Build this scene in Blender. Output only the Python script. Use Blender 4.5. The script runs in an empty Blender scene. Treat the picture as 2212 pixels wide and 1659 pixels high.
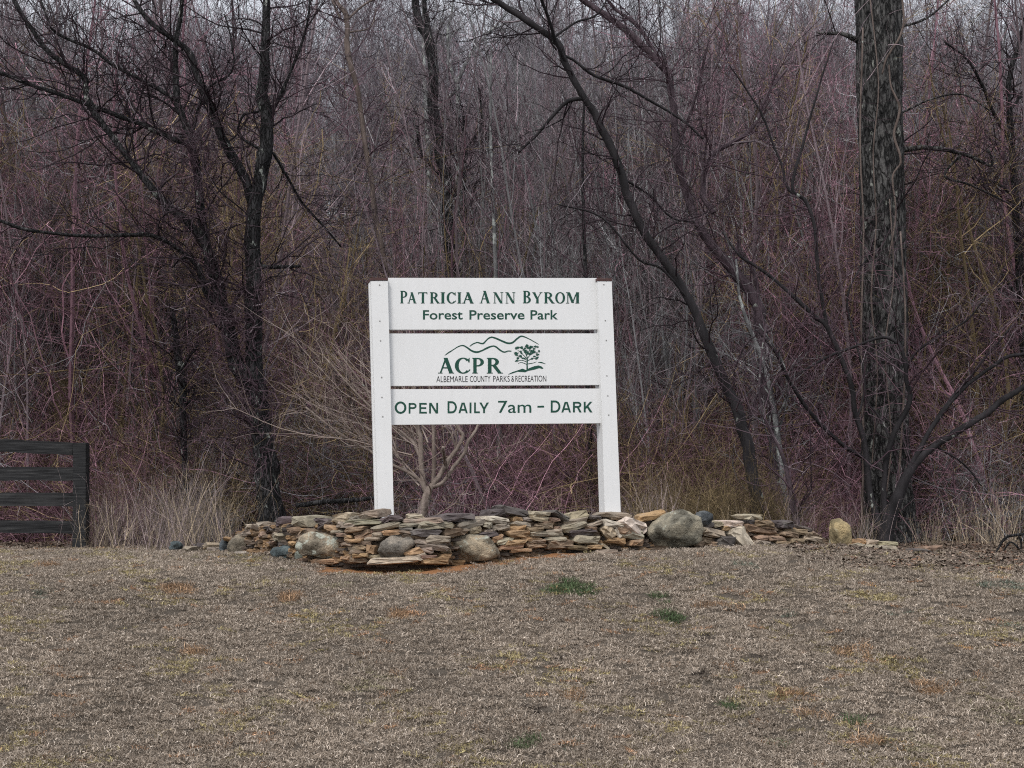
import bpy, math
import numpy as np
from mathutils import Vector

# ------------------------------------------------------------------ camera, light, exposure
sc = bpy.context.scene
C = sc.collection
F = 2800.0                      # focal length in units of a 2212 x 1659 picture
PITCH = math.atan(270.0 / F)
EYE = np.array([0.0, 0.0, 1.6])
cam = bpy.data.cameras.new('camera')
cam.sensor_width = 36.0
cam.lens = 36.0 * F / 2212.0
cam.clip_end = 3000.0
camo = bpy.data.objects.new('camera', cam)
camo.location = EYE
camo.rotation_euler = (math.pi / 2 + PITCH, 0, 0)
C.objects.link(camo)
sc.camera = camo

SUN_EL, SUN_AZ = math.radians(52), math.radians(205)   # azimuth clockwise from +Y: behind the camera, a little left
w = bpy.data.worlds.new('World'); sc.world = w; w.use_nodes = True
nt = w.node_tree; nt.nodes.clear()
sky = nt.nodes.new('ShaderNodeTexSky'); sky.sky_type = 'NISHITA'; sky.sun_disc = False
sky.sun_elevation = SUN_EL; sky.sun_rotation = SUN_AZ
sky.air_density = 1.0; sky.dust_density = 3.0; sky.ozone_density = 1.0
hsv = nt.nodes.new('ShaderNodeHueSaturation'); hsv.inputs['Saturation'].default_value = 0.42
bgn = nt.nodes.new('ShaderNodeBackground'); bgn.inputs['Strength'].default_value = 0.13
wo = nt.nodes.new('ShaderNodeOutputWorld')
nt.links.new(sky.outputs[0], hsv.inputs['Color']); 
veil = nt.nodes.new('ShaderNodeMix'); veil.data_type = 'RGBA'; veil.inputs[0].default_value = .72      # thin even cloud over the whole sky
veil.inputs[7].default_value = (5.6, 5.85, 6.3, 1)
nt.links.new(hsv.outputs[0], veil.inputs[6]); nt.links.new(veil.outputs[2], bgn.inputs['Color']); nt.links.new(bgn.outputs[0], wo.inputs[0])
sl = bpy.data.lights.new('sun', 'SUN'); sl.energy = 1.3; sl.angle = math.radians(14); sl.color = (1.0, 0.965, 0.92)
so = bpy.data.objects.new('sun', sl); C.objects.link(so)
sd = Vector((math.sin(SUN_AZ) * math.cos(SUN_EL), math.cos(SUN_AZ) * math.cos(SUN_EL), math.sin(SUN_EL)))
so.rotation_euler = sd.to_track_quat('Z', 'Y').to_euler(); so.location = (0, -5, 20)
sc.view_settings.view_transform = 'Standard'; sc.view_settings.look = 'None'
sc.view_settings.exposure = 0.45; sc.view_settings.gamma = 1.0
sc.view_settings.use_curve_mapping = False
sc.cycles.max_bounces = 4; sc.cycles.diffuse_bounces = 1; sc.cycles.glossy_bounces = 1; sc.cycles.transmission_bounces = 1
sc.cycles.use_adaptive_sampling = True; sc.cycles.adaptive_threshold = 0.02; sc.cycles.filter_width = 1.1
sc.cycles.use_denoising = False
sc.cycles.caustics_reflective = False; sc.cycles.caustics_refractive = False

RNG = np.random.default_rng(7)

# ------------------------------------------------------------------ geometry of the view
cp, sp = math.cos(PITCH), math.sin(PITCH)
def ray(px, py):
    xc = (px - 1106.0) / F; yc = (829.5 - py) / F
    return np.array([xc, cp - yc * sp, sp + yc * cp])
def at(px, py, D):                          # point at world depth D (along +Y)
    r = ray(px, py); return EYE + r * (D / r[1])

_ty = np.linspace(-450, 450, 9001)
_tz = np.interp(_ty, [-450, -60, 0, 5.5, 9.0, 10.1, 12, 28, 36, 105, 160, 450],
                     [-6, -2.0, 0, .5, 1.13, 1.225, 1.235, 1.15, 2.9, 25, 33, 34])
_k = np.hanning(11); _k /= _k.sum()
_tz = np.convolve(np.pad(_tz, 5, mode='edge'), _k, mode='valid')
def ground(x, y):
    x = np.asarray(x, float); y = np.asarray(y, float)
    z = np.interp(y, _ty, _tz)
    far = np.clip((y - 7.5) / 2.5, 0, 1)
    z = z + far * np.interp(x, [-3.4, -2.3, -.2, 1.2, 2.75, 3.6], [-.045, 0, 0, .055, .04, -.035])
    z = z - 0.035 * far * np.exp(-((x + 0.9) / 0.8) ** 2) * np.clip((10.6 - y) / .6, 0, 1)
    z = z + 0.012 * np.sin(x * 2.3 + 1.1 * y) * np.sin(y * 1.7 - .6 * x) + .006 * np.sin(x * 5.1 + .7) * np.sin(y * 6.3 + .3 * x)
    hill = np.clip((y - 40) / 60, 0, 1)
    z = z + hill * (1.8 * np.sin(x * .045 + 1.0) + .8 * np.sin(x * .11 + y * .05))
    return z
def hit(px, py):
    r = ray(px, py); t = 3.0
    while t < 40:
        p = EYE + r * t
        if p[2] < float(ground(p[0], p[1])): break
        t += .01
    return p

# ------------------------------------------------------------------ mesh helpers
def mk_mesh(name, V, quads=None, tris=None, attr=None, smooth=False, ngons=None):
    me = bpy.data.meshes.new(name)
    V = np.asarray(V, np.float32)
    me.vertices.add(len(V)); me.vertices.foreach_set('co', V.ravel())
    li, ls, lt = [], [], []
    o = 0
    if quads is not None and len(quads):
        q = np.asarray(quads, np.int32); li.append(q.ravel()); ls.append(o + np.arange(len(q)) * 4); lt.append(np.full(len(q), 4)); o += q.size
    if tris is not None and len(tris):
        q = np.asarray(tris, np.int32); li.append(q.ravel()); ls.append(o + np.arange(len(q)) * 3); lt.append(np.full(len(q), 3)); o += q.size
    if ngons:
        for g in ngons:
            li.append(np.array(g, np.int32)); ls.append(np.array([o])); lt.append(np.array([len(g)])); o += len(g)
    li = np.concatenate(li); ls = np.concatenate(ls); lt = np.concatenate(lt)
    me.loops.add(len(li)); me.loops.foreach_set('vertex_index', li.astype(np.int32))
    me.polygons.add(len(ls)); me.polygons.foreach_set('loop_start', ls.astype(np.int32)); me.polygons.foreach_set('loop_total', lt.astype(np.int32))
    me.polygons.foreach_set('use_smooth', np.full(len(ls), bool(smooth)))
    for k, v in (attr or {}).items():
        v = np.asarray(v, np.float32)
        if v.ndim == 1:
            a = me.attributes.new(k, 'FLOAT', 'POINT'); a.data.foreach_set('value', v)
        else:
            a = me.attributes.new(k, 'FLOAT_VECTOR', 'POINT'); a.data.foreach_set('vector', v.ravel())
    me.update(calc_edges=True)
    return me
def obj(name, me, mat=None, parent=None, loc=None):
    o = bpy.data.objects.new(name, me)
    if mat is not None and me is not None and not me.materials: me.materials.append(mat)
    C.objects.link(o)
    if parent is not None:
        o.parent = parent
        if loc is None: o.location = -Vector(parent.location) if parent.parent is None else (0, 0, 0)   # mesh given in world coordinates
    if loc is not None: o.location = loc
    return o
def tag(o, label, cat, group=None, kind=None):
    o['label'] = label
    if cat: o['category'] = cat
    if group: o['group'] = group
    if kind: o['kind'] = kind
    return o
def thing(name, label, cat, loc, group=None):
    o = bpy.data.objects.new(name, None); C.objects.link(o); o.location = loc; o.empty_display_size = .2
    return tag(o, label, cat, group)

class Acc:
    def __init__(s): s.V = []; s.Q = []; s.T = []; s.A = []; s.n = 0
    def add(s, V, Q=None, T=None, tone=0.5):
        V = np.asarray(V, float).reshape(-1, 3)
        s.V.append(V); s.A.append(np.broadcast_to(np.asarray(tone, float), (len(V),)))
        if Q is not None and len(Q): s.Q.append(np.asarray(Q) + s.n)
        if T is not None and len(T): s.T.append(np.asarray(T) + s.n)
        s.n += len(V)
    def mesh(s, name, smooth=False):
        return mk_mesh(name, np.concatenate(s.V), np.concatenate(s.Q) if s.Q else None, np.concatenate(s.T) if s.T else None,
                       {'tone': np.concatenate(s.A)}, smooth)

def norm(a): return a / np.maximum(np.linalg.norm(a, axis=-1, keepdims=True), 1e-9)
def tubes(P, R, S=3, cap=False, seed=0):
    """P (N,K,3), R (N,K) -> V, Q"""
    N, K, _ = P.shape
    T = norm(np.gradient(P, axis=1))
    rg = np.random.default_rng(seed)
    a = norm(rg.normal(size=(N, 1, 3)))
    a = np.where(np.abs((a * T[:, :1]).sum(-1, keepdims=True)) > .8, norm(a[..., [1, 2, 0]] + .3), a)
    U = norm(np.cross(T, np.broadcast_to(a, T.shape))); W = np.cross(T, U)
    th = np.arange(S) * 2 * math.pi / S
    V = P[:, :, None] + R[:, :, None, None] * (U[:, :, None] * np.cos(th)[None, None, :, None] + W[:, :, None] * np.sin(th)[None, None, :, None])
    idx = np.arange(N * K * S).reshape(N, K, S)
    i2 = np.roll(idx, -1, axis=2)
    Q = np.stack([idx[:, :-1], i2[:, :-1], i2[:, 1:], idx[:, 1:]], -1).reshape(-1, 4)
    return V.reshape(-1, 3), Q
def add_tubes(acc, P, R, S, tone, seed=0):
    V, Q = tubes(P, R, S, seed=seed)
    t = np.broadcast_to(np.asarray(tone, float), (P.shape[0],))
    acc.add(V, Q, tone=np.repeat(t, P.shape[1] * S))
def grow(rg, P0, D0, L, R0, K, wig, up=0.0, tip=.35):
    N = len(P0); P = np.zeros((N, K + 1, 3)); P[:, 0] = P0; D = norm(D0)
    st = (np.asarray(L) / K)[:, None]
    upv = np.zeros((N, 3)); upv[:, 2] = up
    for k in range(K):
        D = norm(D + wig * rg.normal(size=(N, 3)) + upv)
        P[:, k + 1] = P[:, k] + D * st
    R = np.asarray(R0)[:, None] * np.linspace(1, tip, K + 1)[None]
    return P, R
def kids(rg, P, R, n, t0=.15, ang=(25, 60), rr=.6, t1=.98, weight=None):
    N, K, _ = P.shape
    i = rg.choice(N, n, p=weight) if weight is not None else rg.integers(0, N, n)
    t = rg.uniform(t0, t1, n) * (K - 1); k = np.minimum(t.astype(int), K - 2); f = (t - k)[:, None]
    b = P[i, k] * (1 - f) + P[i, k + 1] * f
    T = norm(P[i, k + 1] - P[i, k]); r = R[i, k] * (1 - f[:, 0]) + R[i, k + 1] * f[:, 0]
    v = norm(np.cross(T, rg.normal(size=(n, 3))))
    a = np.radians(rg.uniform(ang[0], ang[1], n))[:, None]
    return b, T * np.cos(a) + v * np.sin(a), r * rr

def catmull(P, n):
    P = np.asarray(P, float)
    Q = np.vstack([2 * P[0] - P[1], P, 2 * P[-1] - P[-2]]); out = []
    m = len(P) - 1
    for i in range(m):
        p0, p1, p2, p3 = Q[i:i + 4]
        for t in np.linspace(0, 1, n, endpoint=False):
            out.append(.5 * ((2 * p1) + (-p0 + p2) * t + (2 * p0 - 5 * p1 + 4 * p2 - p3) * t * t + (-p0 + 3 * p1 - 3 * p2 + p3) * t ** 3))
    out.append(P[-1]); return np.array(out)

# ------------------------------------------------------------------ materials
def newmat(name):
    m = bpy.data.materials.new(name); m.use_nodes = True; t = m.node_tree
    b = t.nodes['Principled BSDF']; b.inputs['Roughness'].default_value = .85
    b.inputs['Specular IOR Level'].default_value = .25
    return m, t, b
def N(t, kind, **kw):
    n = t.nodes.new(kind)
    for k, v in kw.items(): setattr(n, k, v)
    return n
def L(t, a, b): t.links.new(a, b)
def coords(t, world=True, scale=(1, 1, 1)):
    mp = N(t, 'ShaderNodeMapping'); mp.inputs['Scale'].default_value = scale
    if world:
        g = N(t, 'ShaderNodeNewGeometry'); L(t, g.outputs['Position'], mp.inputs['Vector'])
    else:
        g = N(t, 'ShaderNodeTexCoord'); L(t, g.outputs['Object'], mp.inputs['Vector'])
    return mp.outputs[0]
def noise(t, vec, scale, detail=3, rough=.55):
    n = N(t, 'ShaderNodeTexNoise'); n.inputs['Scale'].default_value = scale; n.inputs['Detail'].default_value = detail; n.inputs['Roughness'].default_value = rough
    L(t, vec, n.inputs['Vector']); return n.outputs['Fac']
def ramp(t, fac, stops):
    r = N(t, 'ShaderNodeValToRGB'); e = r.color_ramp.elements
    while len(e) < len(stops): e.new(.5)
    for i, (p, c) in enumerate(stops):
        e[i].position = p; e[i].color = (*c, 1) if len(c) == 3 else c
    L(t, fac, r.inputs[0]); return r.outputs[0]
def mix(t, fac, a, b, mode='MIX'):
    m = N(t, 'ShaderNodeMix', data_type='RGBA', blend_type=mode)
    if isinstance(fac, (int, float)): m.inputs[0].default_value = fac
    else: L(t, fac, m.inputs[0])
    for v, s in ((a, m.inputs[6]), (b, m.inputs[7])):
        if isinstance(v, tuple): s.default_value = (*v, 1)
        else: L(t, v, s)
    return m.outputs[2]
def bump(t, b, h, strength, dist):
    n = N(t, 'ShaderNodeBump'); n.inputs['Strength'].default_value = strength; n.inputs['Distance'].default_value = dist
    L(t, h, n.inputs['Height']); L(t, n.outputs[0], b.inputs['Normal'])

def bark_mat(name, dark, light, lichen=0.0, sc_=14, lcol=(.30, .32, .29), rs=(.35, .7), zs=.22, plates=0):
    m, t, b = newmat(name)
    v = coords(t, True, (1, 1, zs))
    n1 = noise(t, v, sc_, 6, .65)
    c = ramp(t, n1, [(rs[0], dark), (rs[1], light)])
    if lichen > 0:
        v2 = coords(t, True, (1, 1, .6))
        n2 = noise(t, v2, 9, 5, .6)
        f = ramp(t, n2, [(.72 - lichen, (0, 0, 0)), (.76 - lichen, (1, 1, 1))])
        c = mix(t, f, c, lcol)
    hgt = n1
    if plates:
        vo = N(t, 'ShaderNodeTexVoronoi', feature='DISTANCE_TO_EDGE'); vo.inputs['Scale'].default_value = plates
        dv = N(t, 'ShaderNodeMix', data_type='RGBA', blend_type='LINEAR_LIGHT'); dv.inputs[0].default_value = .12
        nz = N(t, 'ShaderNodeTexNoise'); nz.inputs['Scale'].default_value = 9; nz.inputs['Detail'].default_value = 3
        vv = coords(t, True, (1, 1, .28)); L(t, vv, nz.inputs['Vector']); L(t, vv, dv.inputs[6]); L(t, nz.outputs['Color'], dv.inputs[7]); L(t, dv.outputs[2], vo.inputs['Vector'])
        cr = ramp(t, vo.outputs['Distance'], [(.0, (.12, .12, .12)), (.16, (1, 1, 1))])
        c = mix(t, 1.0, c, cr, 'MULTIPLY')
        ad = N(t, 'ShaderNodeMath', operation='ADD'); L(t, n1, ad.inputs[0]); L(t, cr, ad.inputs[1]); hgt = ad.outputs[0]
    L(t, c, b.inputs['Base Color'])
    bump(t, b, hgt, .9, .02)
    return m
def twig_mat(name, stops, instanced=False):
    m, t, b = newmat(name)
    a = N(t, 'ShaderNodeAttribute', attribute_name='tone')
    c = ramp(t, a.outputs['Fac'], stops)
    if instanced:
        i = N(t, 'ShaderNodeAttribute', attribute_name='tint', attribute_type='INSTANCER')
        c = mix(t, 1.0, c, i.outputs['Color'], 'MULTIPLY')
    L(t, c, b.inputs['Base Color']); b.inputs['Roughness'].default_value = .8
    return m

M_big = bark_mat('grey_ridged_bark', (.004, .004, .005), (.15, .146, .14), .08, 17, (.26, .27, .24), (.36, .68), .4, 13)
M_dark = bark_mat('dark_bark', (.008, .008, .009), (.062, .060, .062), .10, plates=22)
M_dark2 = bark_mat('dark_smooth_bark', (.010, .009, .010), (.038, .034, .037), .05, 8)
M_purp = bark_mat('purplish_bark', (.03, .02, .026), (.11, .08, .092), .10)
M_pale = bark_mat('pale_grey_bark', (.05, .05, .052), (.24, .24, .24), .18, 14, (.38, .40, .38))
M_tan = bark_mat('tan_bark', (.07, .052, .045), (.21, .165, .145), .05)
M_buff = bark_mat('pale_buff_bark', (.13, .10, .085), (.34, .28, .24), .05)
M_stump = bark_mat('brown_bark', (.05, .036, .02), (.12, .09, .055), .0)
M_twig_dark = twig_mat('dark_twigs', [(0, (.007, .005, .006)), (.6, (.032, .020, .026)), (.9, (.11, .08, .095)), (1, (.28, .24, .26))])
M_twig_purp = twig_mat('purple_twigs', [(0, (.025, .014, .019)), (.5, (.085, .053, .067)), (.85, (.17, .125, .145)), (1, (.36, .31, .33))])
M_twig_tan = twig_mat('tan_twigs', [(0, (.08, .06, .05)), (.5, (.24, .185, .155)), (1, (.46, .38, .34))])
M_twig_pale = twig_mat('pale_twigs', [(0, (.05, .05, .052)), (.5, (.13, .125, .13)), (1, (.34, .33, .33))])
M_inst = twig_mat('thicket_twigs', [(0, (.10, .10, .10)), (.5, (.34, .34, .34)), (.78, (.62, .62, .62)), (.93, (.95, .95, .95)), (1, (1.15, 1.15, 1.15))], True)

# ------------------------------------------------------------------ instancing for uncountable stuff
HID = {}
def source_collection(name, meshes):
    col = bpy.data.collections.new(name)
    for i, me in enumerate(meshes):
        o = bpy.data.objects.new('%s_source_%02d' % (name, i), me); col.objects.link(o)
    return col
def instancer(name, pts, rot, scl, tint, idx, col, label, cat):
    me = mk_mesh_points(name, pts, {'rot': rot, 'scl': scl, 'tint': tint})
    a = me.attributes.new('idx', 'INT', 'POINT'); a.data.foreach_set('value', np.asarray(idx, np.int32))
    o = obj(name, me); tag(o, label, cat, kind='stuff')
    g = bpy.data.node_groups.new(name + '_nodes', 'GeometryNodeTree')
    g.interface.new_socket('Geometry', in_out='INPUT', socket_type='NodeSocketGeometry')
    g.interface.new_socket('Geometry', in_out='OUTPUT', socket_type='NodeSocketGeometry')
    gi = g.nodes.new('NodeGroupInput'); go = g.nodes.new('NodeGroupOutput')
    ip = g.nodes.new('GeometryNodeInstanceOnPoints'); ci = g.nodes.new('GeometryNodeCollectionInfo')
    ci.inputs['Collection'].default_value = col; ci.inputs['Separate Children'].default_value = True; ci.inputs['Reset Children'].default_value = True
    ip.inputs['Pick Instance'].default_value = True
    def na(nm, ty):
        n = g.nodes.new('GeometryNodeInputNamedAttribute'); n.data_type = ty; n.inputs['Name'].default_value = nm; return n.outputs['Attribute']
    e2r = g.nodes.new('FunctionNodeEulerToRotation')
    g.links.new(na('rot', 'FLOAT_VECTOR'), e2r.inputs[0])
    g.links.new(gi.outputs[0], ip.inputs['Points']); g.links.new(ci.outputs[0], ip.inputs['Instance'])
    g.links.new(na('idx', 'INT'), ip.inputs['Instance Index']); g.links.new(e2r.outputs[0], ip.inputs['Rotation'])
    g.links.new(na('scl', 'FLOAT_VECTOR'), ip.inputs['Scale']); g.links.new(ip.outputs[0], go.inputs[0])
    md = o.modifiers.new('scatter', 'NODES'); md.node_group = g
    return o
def mk_mesh_points(name, pts, attr):
    me = bpy.data.meshes.new(name); pts = np.asarray(pts, np.float32)
    me.vertices.add(len(pts)); me.vertices.foreach_set('co', pts.ravel())
    for k, v in attr.items():
        a = me.attributes.new(k, 'FLOAT_VECTOR', 'POINT'); a.data.foreach_set('vector', np.asarray(v, np.float32).ravel())
    me.update(); return me

# ------------------------------------------------------------------ the wall's course through the place
WX = [300, 490, 620, 750, 860, 950, 1100, 1300, 1500, 1650, 1780, 2050, 2300]
WD = [12.0, 11.2, 10.1, 9.62, 9.5, 9.55, 9.9, 10.3, 10.6, 10.95, 11.3, 11.7, 12.3]
def wd(px): return float(np.interp(px, WX, WD))
_wxw = [float(at(p, 1190, d)[0]) for p, d in zip(WX, WD)]
def wd_x(x): return np.interp(x, _wxw, WD)

# ------------------------------------------------------------------ ground
def axis(c0, c1, n, far):
    core = np.linspace(c0, c1, n); st = (c1 - c0) / (n - 1)
    out = []; v = 0; s = st
    while v < far: s *= 1.35; v += s; out.append(v)
    out = np.array(out)
    return np.concatenate([c0 - out[::-1], core, c1 + out])
gx = axis(-9, 9, 260, 320); gy = axis(3, 16, 220, 330)
GX, GY = np.meshgrid(gx, gy); GZ = ground(GX, GY)
near = (np.abs(GX) < 10) & (GY > 2) & (GY < 17)
GZ = GZ + near * RNG.normal(size=GZ.shape) * .006
# bare clay under the foot of the wall
clay = np.zeros_like(GX)
for px, py, sx, sy, a in ((760, 1222, .38, .16, 1), (870, 1228, .42, .16, 1), (960, 1224, .35, .16, 1), (1060, 1207, .4, .2, .95), (1180, 1196, .5, .16, .85), (1320, 1190, .5, .14, .7), (690, 1215, .25, .1, .7), (1960, 1700, .1, .1, 0), (1590, 1180, .5, .1, .4), (1810, 1180, .2, .1, .8)):
    p = at(px, py, wd(px) - .03)
    clay = np.maximum(clay, a * np.exp(-((GX - p[0]) / sx) ** 2 - ((GY - p[1]) / sy) ** 2))
litter = np.clip((GY - (wd_x(GX) + .15)) / .4, 0, 1)
_r = np.clip((GX - 2.6) / 1.2, 0, 1) * np.clip((GY - 8.6) / 1.6, 0, 1)
litter = np.maximum(litter * np.where(GX < -2.6, np.clip((GY - 13) / .8, 0, 1), 1), _r * .8)
ny, nx = GX.shape; ii = np.arange(nx * ny).reshape(ny, nx)
gq = np.stack([ii[:-1, :-1], ii[:-1, 1:], ii[1:, 1:], ii[1:, :-1]], -1).reshape(-1, 4)
gme = mk_mesh('ground', np.stack([GX, GY, GZ], -1).reshape(-1, 3), gq, attr={'clay': clay.ravel(), 'litter': litter.ravel()}, smooth=True)
m, t, b = newmat('dormant_lawn_soil')
v = coords(t)
n1 = noise(t, v, 1.3, 6, .6); n2 = noise(t, v, 60, 4, .7); n3 = noise(t, v, 18, 4, .6)
lawn = mix(t, n2, (.055, .045, .036), (.16, .135, .11))
lit = mix(t, n3, (.05, .036, .028), (.17, .125, .095))
hillc = mix(t, noise(t, v, .8, 6, .7), (.06, .05, .05), (.17, .145, .145))
gsep = N(t, 'ShaderNodeSeparateXYZ'); L(t, v, gsep.inputs[0])
hf = N(t, 'ShaderNodeMapRange'); hf.inputs[1].default_value = 18; hf.inputs[2].default_value = 30; L(t, gsep.outputs[1], hf.inputs[0])
a1 = N(t, 'ShaderNodeAttribute', attribute_name='litter'); a2 = N(t, 'ShaderNodeAttribute', attribute_name='clay')
c = mix(t, a1.outputs['Fac'], lawn, lit); c = mix(t, hf.outputs[0], c, hillc)
cl = N(t, 'ShaderNodeMath', operation='MULTIPLY_ADD'); L(t, n3, cl.inputs[0]); cl.inputs[1].default_value = .8; L(t, a2.outputs['Fac'], cl.inputs[2])
cf = ramp(t, cl.outputs[0], [(.72, (0, 0, 0)), (.95, (1, 1, 1))])
c = mix(t, cf, c, mix(t, n2, (.22, .10, .045), (.42, .22, .11)))
L(t, c, b.inputs['Base Color']); b.inputs['Roughness'].default_value = .95; b.inputs['Specular IOR Level'].default_value = .05
bump(t, b, n2, .8, .02)
go_ = obj('ground', gme, m); tag(go_, 'sloping ground of dormant lawn running up to the stone wall and on into the woods', 'ground', kind='structure')

# ------------------------------------------------------------------ park sign
TH = math.radians(14)
SC = at(1065, 1000, 10.3)
UN = np.array([math.sin(TH), -math.cos(TH), 0.0])      # sign normal, towards the viewer's right
def S(px, py, off=0.0):
    """point of the picture carried onto the sign plane moved by off towards the viewer"""
    r = ray(px, py); o = SC + UN * off
    return EYE + r * (np.dot(o - EYE, UN) / np.dot(r, UN))
def Z1(X, Y): return (777.6 + X * .2669, 576 + Y * .2669)
def slab(corners, off_front, depth, bev=.003):
    """corners (px,py) in order TL,TR,BR,BL lie on the front face"""
    f = np.array([S(*c, off_front) for c in corners]); bk = f - UN * depth
    ctr = f.mean(0); fi = f + norm(ctr - f) * bev * 1.4
    f2 = f - UN * bev
    V = np.vstack([fi, f2, bk])
    Q = [(3, 2, 1, 0), (8, 9, 10, 11)]
    for k in range(4):
        j = (k + 1) % 4
        Q.append((k, j, j + 4, k + 4)); Q.append((k + 4, j + 4, j + 8, k + 8))
    return V, [q[::-1] for q in Q]
m, t, b = newmat('white_sign_paint')
v = coords(t); n1 = noise(t, v, 3.0, 5, .6); n2 = noise(t, coords(t, True, (1, 1, .15)), 22, 4, .6)
c = mix(t, n1, (.80, .805, .80), (.85, .85, .845)); c = mix(t, ramp(t, n2, [(.45, (0, 0, 0)), (.9, (.25, .25, .25))]), c, (.66, .65, .62))
L(t, c, b.inputs['Base Color']); b.inputs['Roughness'].default_value = .45; bump(t, b, n2, .08, .003); M_sign = m
def flat(name, col, rough=.6):
    m, t, b = newmat(name); v = coords(t); n = noise(t, v, 40, 3)
    L(t, mix(t, n, tuple(x * .8 for x in col), tuple(min(1, x * 1.2) for x in col)), b.inputs['Base Color']); b.inputs['Roughness'].default_value = rough; return m
M_green = flat('dark_green_lettering', (.016, .075, .052), .4)
M_char = flat('charcoal_lettering', (.03, .03, .033), .4)
M_cap = flat('brown_post_cap', (.085, .045, .042))
M_screw = flat('dull_screw', (.32, .31, .30), .4)

base = SC.copy(); base[2] = float(ground(base[0], base[1]))
sign = thing('park_sign', 'large white wooden park sign on two posts standing behind the stone wall', 'sign', base)
def line(x0, y0, x1, y1, y): return x0 + (x1 - x0) * (y - y0) / (y1 - y0)
YB = 1225
pl = [(line(801, 607, 817, 1115, 606), 606), (line(837.7, 607, 850.8, 1115, 606), 606), (line(837.7, 607, 850.8, 1115, YB), YB), (line(801, 607, 817, 1115, YB), YB)]
pr = [(line(1291.4, 608, 1306.7, 1108, 607), 607), (line(1321.5, 608, 1341, 1108, 607), 607), (line(1321.5, 608, 1341, 1108, YB), YB), (line(1291.4, 608, 1306.7, 1108, YB), YB)]
for cs in (pl, pr):
    V, Q = slab(cs, 0, .15, .004); po = obj('post', mk_mesh('post', V, Q), M_sign, sign)
    cc = [(cs[0][0] - 1, cs[0][1] - 6.5), (cs[1][0] + .5, cs[1][1] - 6), (cs[1][0] + .5, cs[1][1] - .4), (cs[0][0] - 1, cs[0][1] - .4)]
    V, Q = slab(cc, .004, .158, .002); obj('post_cap', mk_mesh('post_cap', V, Q), M_cap, sign)
# narrow batten on the outer side of the left post
V, Q = slab([(797, 612), (800.5, 612), (815, 1118), (810.5, 1118)], -.05, .035, .001)
obj('batten', mk_mesh('batten', V, Q), M_sign, sign)
RB = -.045
def board(c, lab):
    V, Q = slab([Z1(*p) for p in c], RB, .045, .003); o = obj('board', mk_mesh('board', V, Q), M_sign, sign); o['label'] = lab; return o
b1 = board([(120, 90), (1985, 92), (1985, 508), (120, 510)], 'top board with the park name')
b2 = board([(130, 541), (1995, 540), (2000, 957), (130, 966)], 'middle board with the county emblem')
b3 = board([(140, 992), (2000, 986), (2010, 1267), (140, 1281)], 'bottom board with the opening hours')
for X, Y in ((158, 148), (160, 440), (166, 600), (175, 895), (177, 1057), (184, 1213), (1973, 145), (1985, 435), (1993, 596), (1998, 883), (2005, 1045), (2013, 1200)):
    c0 = S(*Z1(X, Y), .0); u = np.cross(UN, [0, 0, 1.0]); th = np.arange(8) * math.pi / 4
    ring = c0 + .0055 * (np.cos(th)[:, None] * u + np.sin(th)[:, None] * np.array([0, 0, 1.0]))
    V = np.vstack([ring, ring + UN * .003, [c0 + UN * .004]])
    obj('screw', mk_mesh('screw', V, [(k, (k + 1) % 8, (k + 1) % 8 + 8, k + 8) for k in range(8)], [(8 + k, 8 + (k + 1) % 8, 16) for k in range(8)]), M_screw, sign)

class Ink:                          # flat print mapped onto the board; each stroke a hair above the last
    def __init__(s): s.P = []; s.k = 0
    def poly(s, pts): s.P.append(pts)
    def build(s, name, mat, parent):
        V, G = [], []
        for i, p in enumerate(s.P):
            off = RB + .0012 + .00004 * (i % 40); n = len(V)
            V += [S(x, y, off) for x, y in p]; G.append(list(range(n, n + len(p))))
        o = obj(name, mk_mesh(name, np.array(V), ngons=G), mat, parent); return o
def ribbon(ink, pts, ws, n=8):
    """smooth ribbon: pts, widths; one quad per step joined in a strip"""
    P = catmull(np.array([(x, y, w) for (x, y), w in zip(pts, ws)]), n)
    T = np.gradient(P[:, :2], axis=0); T = T / np.maximum(np.linalg.norm(T, axis=1, keepdims=True), 1e-6); Nn = np.stack([-T[:, 1], T[:, 0]], 1)
    A = P[:, :2] + Nn * P[:, 2:3] / 2; B = P[:, :2] - Nn * P[:, 2:3] / 2
    ink.poly([tuple(a) for a in A] + [tuple(a) for a in B[::-1]])
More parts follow.
